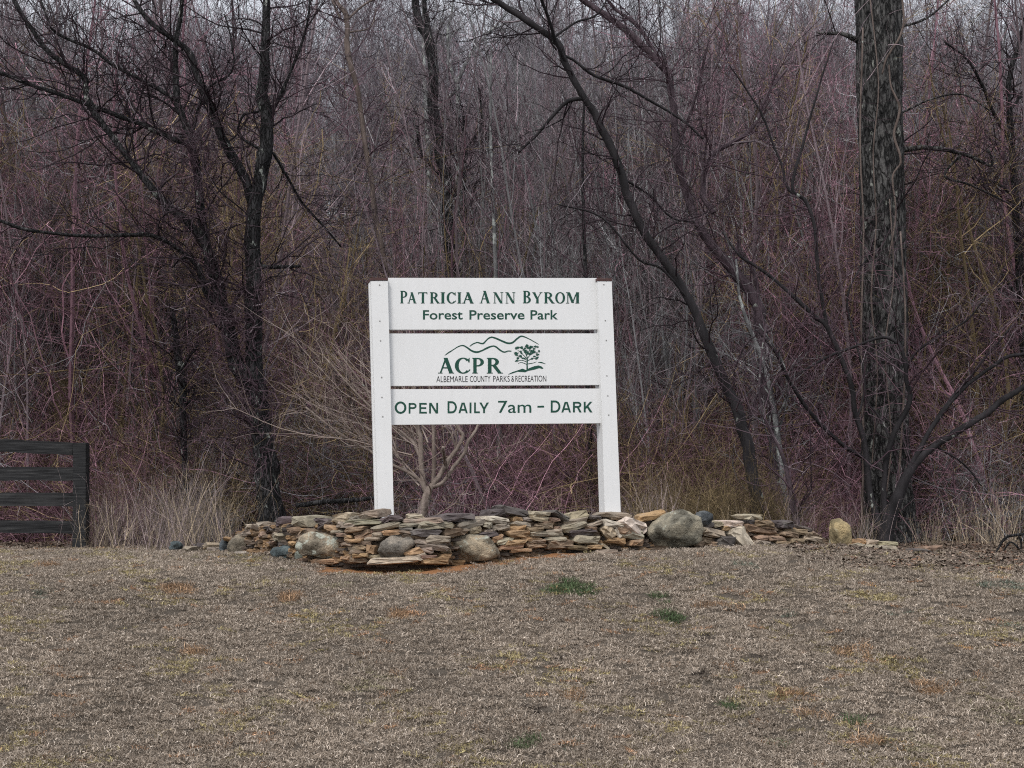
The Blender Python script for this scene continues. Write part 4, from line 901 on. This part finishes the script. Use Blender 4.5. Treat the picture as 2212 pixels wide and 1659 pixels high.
obj('log', tube_mesh('log', limb([(640, 1092, 10), (700, 1085, 11), (790, 1078, 9), (830, 1070, 6)], 14.0, rg), 8, .08, 2), M_dark, ls_)

# ------------------------------------------------------------------ thicket brushes
def brush_bramble(seed, n=230, spread=1.1, h=(1.2, 2.9)):
    rg = np.random.default_rng(seed); acc = Acc()
    b = np.stack([rg.normal(size=n) * spread * .6, rg.normal(size=n) * .45, np.zeros(n)], 1)
    d = np.stack([rg.normal(size=n) * .8, rg.normal(size=n) * .6, np.ones(n)], 1)
    P, R = grow(rg, b, d, rg.uniform(*h, n), rg.uniform(.003, .009, n), 9, .22, -.02, .35); P[..., 2] = np.abs(P[..., 2])
    add_tubes(acc, P, R, 3, np.clip(rg.normal(.45, .26, n), 0, 1), 1)
    m_ = n * 5; b, d, r = kids(rg, P, R, m_, .15, (25, 80), .6); P2, R2 = grow(rg, b, d, rg.uniform(.25, .9, m_), np.clip(r, .0022, .005), 5, .26, -.03)
    add_tubes(acc, P2, R2, 3, np.clip(rg.normal(.42, .25, m_), 0, 1), 2)
    k_ = m_ * 2; b, d, r = kids(rg, P2, R2, k_, .2, (25, 70), .7); P3, R3 = grow(rg, b, d, rg.uniform(.08, .35, k_), np.clip(r, .0018, .0035), 3, .3, 0)
    add_tubes(acc, P3, R3, 3, np.clip(rg.normal(.42, .27, k_), 0, 1), 3)
    return acc.mesh('bramble')
def brush_sapling(seed, h=5.5, n1=60, lean=.18):
    rg = np.random.default_rng(seed); acc = Acc(); ns_ = 4
    b = np.stack([rg.normal(size=ns_) * .35, rg.normal(size=ns_) * .35, np.zeros(ns_)], 1); d = np.stack([rg.normal(size=ns_) * lean, rg.normal(size=ns_) * lean, np.ones(ns_)], 1)
    P, R = grow(rg, b, d, rg.uniform(.7, 1.1, ns_) * h, rg.uniform(.012, .032, ns_), 14, .07, .06, .3)
    add_tubes(acc, P, R, 5, rg.uniform(.15, .55, ns_), 1)
    b, d, r = kids(rg, P, R, n1, .12, (25, 70), .45); P1, R1 = grow(rg, b, d, rg.uniform(.6, 1.9, n1), np.clip(r, .004, .012), 8, .17, .03)
    add_tubes(acc, P1, R1, 3, np.clip(rg.normal(.45, .2, n1), 0, 1), 2)
    n2 = n1 * 7; b, d, r = kids(rg, P1, R1, n2, .1, (25, 65), .6); P2, R2 = grow(rg, b, d, rg.uniform(.2, .9, n2), np.clip(r, .0025, .005), 5, .22, .02)
    add_tubes(acc, P2, R2, 3, np.clip(rg.normal(.45, .24, n2), 0, 1), 3)
    n3 = n2 * 3; b, d, r = kids(rg, P2, R2, n3, .1, (25, 65), .7); P3, R3 = grow(rg, b, d, rg.uniform(.08, .35, n3), np.clip(r, .0018, .0035), 3, .28, .02)
    add_tubes(acc, P3, R3, 3, np.clip(rg.normal(.45, .26, n3), 0, 1), 4)
    return acc.mesh('sapling')
def brush_poles(seed, n=10, h=(5, 8)):
    rg = np.random.default_rng(seed); acc = Acc()
    b = np.stack([rg.normal(size=n) * .8, rg.normal(size=n) * .5, np.zeros(n)], 1); d = np.stack([rg.normal(size=n) * .10, rg.normal(size=n) * .08, np.ones(n)], 1)
    P, R = grow(rg, b, d, rg.uniform(*h, n), rg.uniform(.008, .03, n), 14, .045, .02, .35)
    add_tubes(acc, P, R, 5, rg.uniform(.15, .72, n), 1)
    m_ = n * 13; b, d, r = kids(rg, P, R, m_, .1, (18, 45), .45); P1, R1 = grow(rg, b, d, rg.uniform(.4, 1.6, m_), np.clip(r, .003, .009), 7, .12, .10)
    add_tubes(acc, P1, R1, 3, np.clip(rg.normal(.5, .22, m_), 0, 1), 2)
    k_ = m_ * 6; b, d, r = kids(rg, P1, R1, k_, .1, (20, 50), .6); P2, R2 = grow(rg, b, d, rg.uniform(.15, .8, k_), np.clip(r, .0022, .0045), 5, .15, .08)
    add_tubes(acc, P2, R2, 3, np.clip(rg.normal(.5, .25, k_), 0, 1), 3)
    j_ = k_ * 2; b, d, r = kids(rg, P2, R2, j_, .1, (20, 55), .7); P3, R3 = grow(rg, b, d, rg.uniform(.08, .3, j_), np.clip(r, .0018, .003), 3, .2, .06)
    add_tubes(acc, P3, R3, 3, np.clip(rg.normal(.5, .27, j_), 0, 1), 4)
    return acc.mesh('pole_stems')
def brush_vines(seed, n=46, h=5.0):
    rg = np.random.default_rng(seed); acc = Acc()
    b = np.stack([rg.normal(size=n) * .8, rg.normal(size=n) * .5, rg.uniform(.5, 1.0, n) * h], 1); d = np.stack([rg.normal(size=n) * .6, rg.normal(size=n) * .4, -np.ones(n)], 1)
    P, R = grow(rg, b, d, rg.uniform(1.5, 4.5, n), rg.uniform(.003, .008, n), 16, .2, -.05, .5); P[..., 2] = np.maximum(P[..., 2], .02)
    add_tubes(acc, P, R, 3, np.clip(rg.normal(.5, .28, n), 0, 1), 1)
    m_ = n * 14; b, d, r = kids(rg, P, R, m_, .02, (20, 80), .6); P2, R2 = grow(rg, b, d, rg.uniform(.2, 1.0, m_), np.clip(r, .002, .0045), 6, .28, -.06)
    add_tubes(acc, P2, R2, 3, np.clip(rg.normal(.42, .25, m_), 0, 1), 2)
    k_ = m_ * 3; b, d, r = kids(rg, P2, R2, k_, .1, (20, 80), .7); P3, R3 = grow(rg, b, d, rg.uniform(.08, .4, k_), np.clip(r, .0018, .0032), 3, .3, -.04)
    add_tubes(acc, P3, R3, 3, np.clip(rg.normal(.42, .27, k_), 0, 1), 3)
    return acc.mesh('hanging_vines')
def brush_stalks(seed, n=34, h=(.35, 1.15)):
    rg = np.random.default_rng(seed); acc = Acc()
    b = np.stack([rg.normal(size=n) * .28, rg.normal(size=n) * .16, np.zeros(n)], 1); d = np.stack([rg.normal(size=n) * .22, rg.normal(size=n) * .2, np.ones(n)], 1)
    P, R = grow(rg, b, d, rg.uniform(*h, n), rg.uniform(.0014, .0034, n), 7, .09, -.03, .4)
    add_tubes(acc, P, R, 3, np.clip(rg.normal(.6, .25, n), 0, 1), 1)
    b, d, r = kids(rg, P, R, n * 2, .3, (20, 60), .7); P2, R2 = grow(rg, b, d, rg.uniform(.08, .35, n * 2), np.clip(r, .001, .002), 4, .15, 0)
    add_tubes(acc, P2, R2, 3, np.clip(rg.normal(.6, .25, n * 2), 0, 1), 2)
    return acc.mesh('dry_stalks')
meshes = [brush_bramble(1), brush_bramble(2), brush_bramble(3, 200, 1.3, (1.8, 3.6)), brush_sapling(4), brush_sapling(5, 6.5, 66), brush_sapling(6, 4.2, 54), brush_vines(7), brush_vines(8, 52, 6.0), brush_poles(9), brush_poles(10, 8, (6, 9)), brush_poles(11, 13, (3, 6))]
for me in meshes: me.materials.append(M_inst)
col_th = source_collection('thicket_brush', meshes)
PUR = np.array([.82, .455, .56]); OLI = np.array([.66, .49, .26]); GRY = np.array([.70, .68, .71]); DRK = np.array([.17, .13, .15])
def patch(x, z, s=0): return np.sin(x * 1.9 + 1.3 + s) * np.sin(z * 2.3 + .7 * x + s) + .6 * np.sin(x * 4.3 + 2.1 * z) 
def tint_for(rg, x, yy, z, olive=.0):
    n = len(x); u = x / yy; r = rg.uniform(size=n) + .12 * patch(x, z)
    r = r - .16 * ((u > -.36) & (u < -.26)) - .14 * ((u > .08) & (u < .2))
    c_ = np.where((r < .13 + olive)[:, None], OLI, np.where((r > .80)[:, None], GRY, PUR))
    g = np.clip((yy - 22) / 16, 0, 1)[:, None] * .6                      # deeper stands blend towards grey
    c_ = c_ * (1 - g) + GRY * .95 * g
    return c_ * rg.uniform(.6, 1.25, (n, 1))
rg = np.random.default_rng(50)
def scatter(rg, n, y0, y1, lo=-.44, hi=.44, extra=1.2):
    y = rg.uniform(y0, y1, n); u = rg.uniform(lo, hi, n); x = u * y + np.sign(u) * extra * rg.uniform(size=n) * (np.abs(u) > .36)
    return x, y
PT = []; ID = []; TI = []; SCL = []
def lay(n, y0, y1, ids, sc0, sc1, olive=0., lo=-.44, hi=.44, bright=1.0, keep=None):
    x, y = scatter(rg, n, y0, y1, lo, hi)
    k = ~((np.abs(x - y / 16.4 * 4.74) < 1.0) & (y < 18.6)) & ~((y > 13.9) & (y < 15.8) & (np.abs(x + y * .19) < .6)); x, y = x[k], y[k]; n = len(x)
    if keep is not None: k = keep(x, y); x, y = x[k], y[k]; n = len(x)
    PT.append(np.stack([x, y, ground(x, y) - .03], 1)); i_ = rg.choice(ids, n); ID.append(i_); t_ = tint_for(rg, x, y, 0 * x, olive) * bright
    ol = (i_ >= 8) & (t_[:, 2] < t_[:, 0] * .6); t_[ol] = GRY * rg.uniform(.6, 1.1, (ol.sum(), 1)); po = i_ >= 8; t_[po] = t_[po] * .4 + t_[po].mean(1, keepdims=True) * .5; TI.append(t_)
    s = rg.uniform(sc0, sc1, n); SCL.append(np.stack([s, s, s * rg.uniform(.9, 1.1, n)], 1))
lay(4, 13.8, 15.5, [0, 1], .3, .5, .25, bright=.7, lo=-.30, hi=-.22)
lay(6, 13.8, 15.5, [0, 1], .3, .45, .3, bright=.7, lo=.09, hi=.22)
lay(85, 17.5, 19.5, [0, 1, 2], .5, .95, .22, bright=.95)
lay(60, 18.5, 23, [0, 1, 2, 10], .8, 1.2, .14)
lay(24, 17.5, 22, [8, 9, 10], .85, 1.15, .08)
lay(44, 18.5, 24, [3, 4, 5, 6, 8], .95, 1.35, .06)
lay(26, 18.0, 22, [3, 4, 6, 7, 8], 1.05, 1.5, .15, -.46, -.22)
lay(26, 18.0, 22, [3, 4, 6, 7, 8], 1.05, 1.5, .03, .2, .46)
lay(80, 24, 36, [2, 2, 3, 4, 5, 8, 9], 1.1, 1.6, .02)
lay(60, 36, 55, [3, 4, 8, 9], 1.1, 1.5, .0)
pts = np.concatenate(PT); n = len(pts)
instancer('thicket', pts, np.stack([rg.normal(size=n) * .05, rg.normal(size=n) * .05, rg.uniform(0, 6.3, n)], 1), np.concatenate(SCL), np.concatenate(TI), np.concatenate(ID), col_th,
          'dense leafless thicket of purple and olive-brown vines and saplings filling the woodland edge', 'thicket')
# dry stalks along the edge of the woods
sm = [brush_stalks(60), brush_stalks(61), brush_stalks(62, 28, (.5, 1.4)), brush_stalks(63, 24, (.25, .7))]
for me in sm: me.materials.append(M_inst)
col_st = source_collection('stalk_brush', sm)
PT = []; 
for n, lo, hi, off0, off1 in ((32, -4.9, -2.85, .3, 2.0), (16, -2.2, 1.4, .75, 2.6), (20, 1.2, 5.8, .8, 3.2)):
    x = rg.uniform(lo, hi, n); y = wd_x(x) + rg.uniform(off0, off1, n); y = np.where(x < -4.2, np.maximum(y, 14.25) , y)
    kk = x / y > -.318; x, y = x[kk], y[kk]; PT.append(np.stack([x, y, ground(x, y) - .02], 1))
pts = np.concatenate(PT); n = len(pts); s = rg.uniform(.55, .95, n) * np.where(pts[:, 0] < -2, 1.0, .7)
st_t = np.where(rg.uniform(size=(n, 1)) < .55, np.array([.78, .62, .44]), np.array([.62, .49, .48])) * rg.uniform(.35, 1.3, (n, 1))
instancer('dry_stalks', pts, np.stack([rg.normal(size=n) * .06, rg.normal(size=n) * .06, rg.uniform(0, 6.3, n)], 1), np.stack([s, s, s], 1), st_t, rg.integers(0, 4, n), col_st,
          'pale dry weed stalks and briars standing along the foot of the woods', 'weeds')

# ------------------------------------------------------------------ background trees
def make_bg(seed, h=15, r0=.13):
    rg = np.random.default_rng(seed)
    P, R = grow(rg, np.zeros((1, 3)), np.array([[rg.normal() * .06, rg.normal() * .06, 1]]), np.array([h]), np.array([r0]), 18, .035, .05, .2)
    ta = Acc(); add_tubes(ta, P, R, 8, .5, 1)
    acc = Acc(); n1 = 42; b, d, r = kids(rg, P, R, n1, .2, (25, 60), .4); P1, R1 = grow(rg, b, d, rg.uniform(1.2, 4.2, n1), np.clip(r, .012, .05), 9, .13, .08)
    add_tubes(acc, P1, R1, 4, rg.uniform(.2, .7, n1), 2)
    n2 = 330; b, d, r = kids(rg, P1, R1, n2, .15, (25, 60), .6); P2, R2 = grow(rg, b, d, rg.uniform(.5, 1.9, n2), np.clip(r, .006, .014), 6, .18, .05)
    add_tubes(acc, P2, R2, 3, np.clip(rg.normal(.45, .2, n2), 0, 1), 3)
    n3 = 1700; b, d, r = kids(rg, P2, R2, n3, .15, (25, 60), .7); P3, R3 = grow(rg, b, d, rg.uniform(.2, .9, n3), np.clip(r, .0035, .007), 4, .2, .05)
    add_tubes(acc, P3, R3, 3, np.clip(rg.normal(.45, .22, n3), 0, 1), 4)
    return ta, acc
M_bgt = [bark_mat('distant_grey_bark', (.07, .07, .074), (.20, .195, .20), .05), bark_mat('distant_dark_bark', (.03, .028, .032), (.10, .095, .10), .03), bark_mat('distant_mauve_bark', (.06, .045, .052), (.17, .135, .15), .05)]
M_bgw = [twig_mat('distant_grey_twigs', [(0, (.05, .05, .052)), (.5, (.13, .125, .13)), (1, (.27, .26, .265))]), twig_mat('distant_dark_twigs', [(0, (.025, .02, .024)), (.5, (.075, .062, .07)), (1, (.18, .155, .17))]), twig_mat('distant_mauve_twigs', [(0, (.05, .036, .042)), (.5, (.13, .10, .112)), (1, (.27, .22, .24))])]
rg = np.random.default_rng(70)
BG = []
for s in range(6):
    ta, ac = make_bg(100 + s, [9, 11, 12, 8.5, 13, 10][s], [.09, .12, .15, .08, .14, .11][s])
    BG.append((ta.mesh('trunk', True), ac.mesh('twigs'), s % 3))
for tme, cme, k in BG: tme.materials.append(M_bgt[k]); cme.materials.append(M_bgw[k])
kinds_ = ['slender pale grey bare tree', 'slender dark bare tree', 'slender mauve-brown bare tree']
zones = [(-.42, -.20, 'deep in the woods behind the dark forked tree'), (-.20, .08, 'deep in the woods behind the white sign'), (.08, .24, 'deep in the woods right of the white sign'), (.24, .43, 'deep in the woods around the massive trunk')]
for zi, (lo, hi, zt) in enumerate(zones):
    for j in range(10):
        u = lo + (hi - lo) * (j + rg.uniform(.1, .9)) / 10; y = rg.uniform(21, 40); x = u * y; s = rg.integers(0, 6)
        tme, cme, k = BG[s]
        o = thing('bare_tree', kinds_[k] + ' ' + zt, 'tree', (x, y, float(ground(x, y)) - .05), kinds_[k] + 's ' + zt)
        sc_ = rg.uniform(.68, .95); o.scale = (sc_, sc_, sc_); o.rotation_euler = (rg.normal() * .05, rg.normal() * .05, rg.uniform(0, 6.3))
        a = bpy.data.objects.new('trunk', tme); b_ = bpy.data.objects.new('twigs', cme)
        for q in (a, b_): C.objects.link(q); q.parent = o
# the far wooded hill
fm = []
for s, (tme, cme, k) in enumerate(BG[:5]):
    ta, ac = make_bg(200 + s, 15, .14); ac.add(np.concatenate(ta.V), np.concatenate(ta.Q), None, .5); me = ac.mesh('far_tree'); me.materials.append(M_inst); fm.append(me)
col_far = source_collection('far_tree', fm)
n = 420; y = 38 + 85 * rg.uniform(size=n) ** .9; x = rg.uniform(-.5, .5, n) * y
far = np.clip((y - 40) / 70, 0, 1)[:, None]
ft = (np.array([.58, .50, .55]) * (1 - far) + np.array([.70, .69, .80]) * far) * rg.uniform(.75, 1.2, (n, 1))  # distance haze put into the tint: paler and bluer with depth
s = rg.uniform(.76, 1.04, n)
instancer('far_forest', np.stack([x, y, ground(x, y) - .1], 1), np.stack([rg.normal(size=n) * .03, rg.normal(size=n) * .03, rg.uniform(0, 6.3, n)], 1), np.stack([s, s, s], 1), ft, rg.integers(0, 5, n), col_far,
          'grey leafless forest covering the hillside far behind the sign', 'forest')

# ------------------------------------------------------------------ dormant grass
def tuft(seed, n=120, r=.065, h=(.011, .029), lean=1.5):
    rg = np.random.default_rng(seed)
    a = rg.uniform(0, 6.283, n); rad = r * np.sqrt(rg.uniform(size=n)); b = np.stack([rad * np.cos(a), rad * np.sin(a), np.full(n, -.004)], 1)
    az = rg.uniform(0, 6.283, n); le = np.abs(rg.normal(size=n)) * lean; d = norm(np.stack([np.cos(az) * le, np.sin(az) * le, np.ones(n)], 1))
    Ln = rg.uniform(*h, n)[:, None]; side = norm(np.cross(d, rg.normal(size=(n, 3)))) * rg.uniform(.0008, .0016, n)[:, None]
    az2 = az + rg.normal(size=n) * .9; d2 = norm(d + np.stack([np.cos(az2), np.sin(az2), -rg.uniform(.2, 1.4, n)], 1) * .8)
    m1 = b + d * Ln * .6; tip = m1 + d2 * Ln * .6
    V = np.stack([b - side, b + side, m1 + side * .9, m1 - side * .9, tip], 1).reshape(-1, 3); i = np.arange(n)[:, None] * 5
    Q = i + np.array([[0, 1, 2, 3]]); T = i + np.array([[3, 2, 4]])
    return mk_mesh('tuft', V, Q, T, {'tone': np.repeat(np.clip(rg.normal(.5, .27, n), 0, 1), 5)})
M_grass = twig_mat('dormant_grass', [(0, (.10, .09, .08)), (.4, (.38, .35, .32)), (.75, (.74, .71, .68)), (1, (1.15, 1.15, 1.15))], True)
tm = [tuft(300 + i) for i in range(6)] + [tuft(310 + i, 60, .06, (.03, .065), .8) for i in range(2)]
for me in tm: me.materials.append(M_grass)
col_g = source_collection('grass_tuft', tm)
rg = np.random.default_rng(80)
n = 52000
y = 4.2 + 11.2 * rg.uniform(size=n) ** 1.15; x = rg.uniform(-1, 1, n) * (.46 * y + .9)
lim = wd_x(x) + np.where(x < -2.5, 0, -.02); lim = np.where(x < _wxw[1] - .05, np.minimum(14.6, 14.6), lim); lim = np.where(x > _wxw[9], 12.4, lim)
k_ = y < lim; x, y = x[k_], y[k_]
# keep the clay bare, with a few blades creeping in
pc = [(at(px, 1222, wd(px) - .03), r_) for px, r_ in ((740, .2), (800, .24), (870, .26), (950, .22))] + [(at(px, 1200, wd(px) - .05), .2) for px in (1050, 1150, 1250, 1350, 1400)]
keep = np.ones(len(x), bool)
for p, r_ in pc: keep &= ~((((x - p[0]) / (r_ * 1.6)) ** 2 + ((y - p[1]) / .17) ** 2 < 1) & (rg.uniform(size=len(x)) < .6))
x, y = x[keep], y[keep]
def vn(x, y, f, s): return (np.sin(x * f + s) * np.sin(y * f * 1.3 + s * 2.1) + np.sin(x * f * 2.1 + y * f * .9 + s * .7) * .6 + np.sin(y * f * 3.3 - x * f * 2.6 + s) * .4) / 2
dens_ = vn(x, y, 7, 1.3) + vn(x, y, 17, 4.) * .8
thin = np.clip((x - 2.2) / 1.5, 0, 1) * np.clip((y - 8.7) / 1.4, 0, 1)
keep = rg.uniform(size=len(x)) > np.clip(-.35 - dens_, 0, .75) + thin * .45
x, y = x[keep], y[keep]; n = len(x)
STRAW = np.array([.69, .595, .50])
ti = STRAW * (1 + .16 * vn(x, y, 2.1, .5) + .13 * vn(x, y, 9, 2.))[:, None] * rg.uniform(.8, 1.2, (n, 1))
yel = (vn(x, y, 3.2, 7.7) + rg.normal(size=n) * .45 > .85)[:, None]; ti = np.where(yel, ti * np.array([1.0, 1.0, .62]), ti)
wm = (rg.uniform(size=n) < .02)[:, None]; ti = np.where(wm, ti * np.array([1.15, .82, .6]), ti)
idn = rg.integers(0, 6, n); s = rg.uniform(.75, 1.25, n)
def spot(px, py, rx, ry, colr, pr=.9, tall=False, sc_=1.0):
    p = hit(px, py); dx = (x - p[0]) / (rx * p[1] / F); kk = (ry * 5.0) * p[1] / F; dy = (y - p[1]) / kk
    hitm = (dx ** 2 + dy ** 2 < rg.uniform(.5, 1.3, n)) & (rg.uniform(size=n) < pr)
    ti[hitm] = np.array(colr) * rg.uniform(.75, 1.2, (hitm.sum(), 1))
    if tall: idn[hitm] = rg.integers(6, 8, hitm.sum())
    s[hitm] *= sc_
GR = (.17, .25, .12); PG = (.30, .36, .29); OR = (.68, .45, .28); YE = (.56, .52, .34)
for q in ((1228, 1272, 36, 12), (1180, 1276, 14, 5), (1268, 1288, 12, 6), (1455, 1336, 36, 9), (1435, 1298, 16, 8), (1575, 1530, 7, 6), (1845, 1555, 9, 7), (1683, 1615, 6, 3), (1135, 1612, 8, 5)): spot(*q, GR, .8, True)
for q in ((2160, 1265, 50, 12), (2130, 1210, 26, 12), (2190, 1358, 20, 8), (1700, 1326, 12, 6), (1940, 1330, 26, 6), (1605, 1220, 12, 12), (40, 1240, 16, 7), (1770, 1560, 12, 6), (1240, 1610, 10, 8), (100, 1280, 18, 10)): spot(*q, PG, .6)
for q in ((1560, 1314, 42, 9), (1840, 1412, 36, 11), (845, 1465, 20, 10), (1880, 1592, 28, 10), (1755, 1552, 34, 10), (375, 1278, 40, 10), (100, 1225, 26, 5), (410, 1412, 22, 6), (2010, 1490, 22, 8), (1235, 1505, 14, 5), (1700, 1500, 16, 6), (625, 1295, 22, 8), (870, 1330, 20, 8)): spot(*q, OR, .55, True, 1.05)
for q in ((470, 1205, 90, 10), (280, 1200, 70, 7), (590, 1235, 60, 7), (800, 1470, 70, 18), (600, 1520, 60, 14), (2150, 1530, 70, 20), (1960, 1600, 60, 16), (730, 1270, 30, 8)): spot(*q, YE, .28)
for q in ((1206, 1420, 9, 4), (1525, 1505, 10, 4), (1514, 1460, 12, 5), (1690, 1468, 10, 4), (1515, 1375, 10, 5), (1620, 1418, 10, 4), (960, 1455, 20, 8), (1160, 1530, 16, 8), (660, 1500, 14, 5), (1440, 1250, 10, 5), (1980, 1252, 14, 5)): spot(*q, (.09, .07, .06), .95, False, .8)
instancer('grass', np.stack([x, y, ground(x, y)], 1), np.stack([rg.normal(size=n) * .15, rg.normal(size=n) * .15, rg.uniform(0, 6.3, n)], 1), np.stack([s, s, s], 1), ti, idn, col_g,
          'mown dormant grey-brown grass with small green and orange tufts covering the foreground slope', 'grass')
# fallen leaves and bits of bark at the edge of the woods
def leaf(seed):
    rg = np.random.default_rng(seed); V = []; Q = []
    for j in range(9):
        c_ = np.array([rg.normal() * .09, rg.normal() * .09, rg.uniform(.004, .02)]); a = rg.uniform(0, 6.3); l = rg.uniform(.02, .045); w_ = l * rg.uniform(.3, .6); u = np.array([math.cos(a), math.sin(a), rg.normal() * .22]); v_ = np.array([-math.sin(a), math.cos(a), rg.normal() * .22])
        k = len(V); V += [c_ - u * l, c_ + v_ * w_ + [0, 0, rg.normal() * .006], c_ + u * l, c_ - v_ * w_ + [0, 0, rg.normal() * .006]]; Q.append((k, k + 1, k + 2, k + 3))
    return mk_mesh('leaf', np.array(V), Q, None, {'tone': np.repeat(np.clip(rg.normal(.5, .25, 9), 0, 1), 4)})
lm = [leaf(400 + i) for i in range(4)]
for me in lm: me.materials.append(M_inst)
col_l = source_collection('leaf_clump', lm)
n = 5200; x = rg.uniform(-7, 7, n); y = np.where(x < -2.4, 13.2, wd_x(x) + .5) + rg.uniform(0, 3.2, n)
n2 = 1500; x2 = rg.uniform(2.2, 5.4, n2); y2 = rg.uniform(9.2, 12, n2); x = np.concatenate([x, x2]); y = np.concatenate([y, y2]); n = len(x)
lt_ = np.where(rg.uniform(size=(n, 1)) < .12, np.array([.40, .21, .13]), np.array([.40, .30, .235])) * rg.uniform(.5, 1.25, (n, 1)); s = rg.uniform(.35, .7, n)
instancer('leaf_litter', np.stack([x, y, ground(x, y) + .01], 1), np.stack([rg.normal(size=n) * .1, rg.normal(size=n) * .1, rg.uniform(0, 6.3, n)], 1), np.stack([s, s, s], 1), lt_, rg.integers(0, 4, n), col_l,
          'brown fallen leaves covering the ground under the woodland edge', 'leaves')
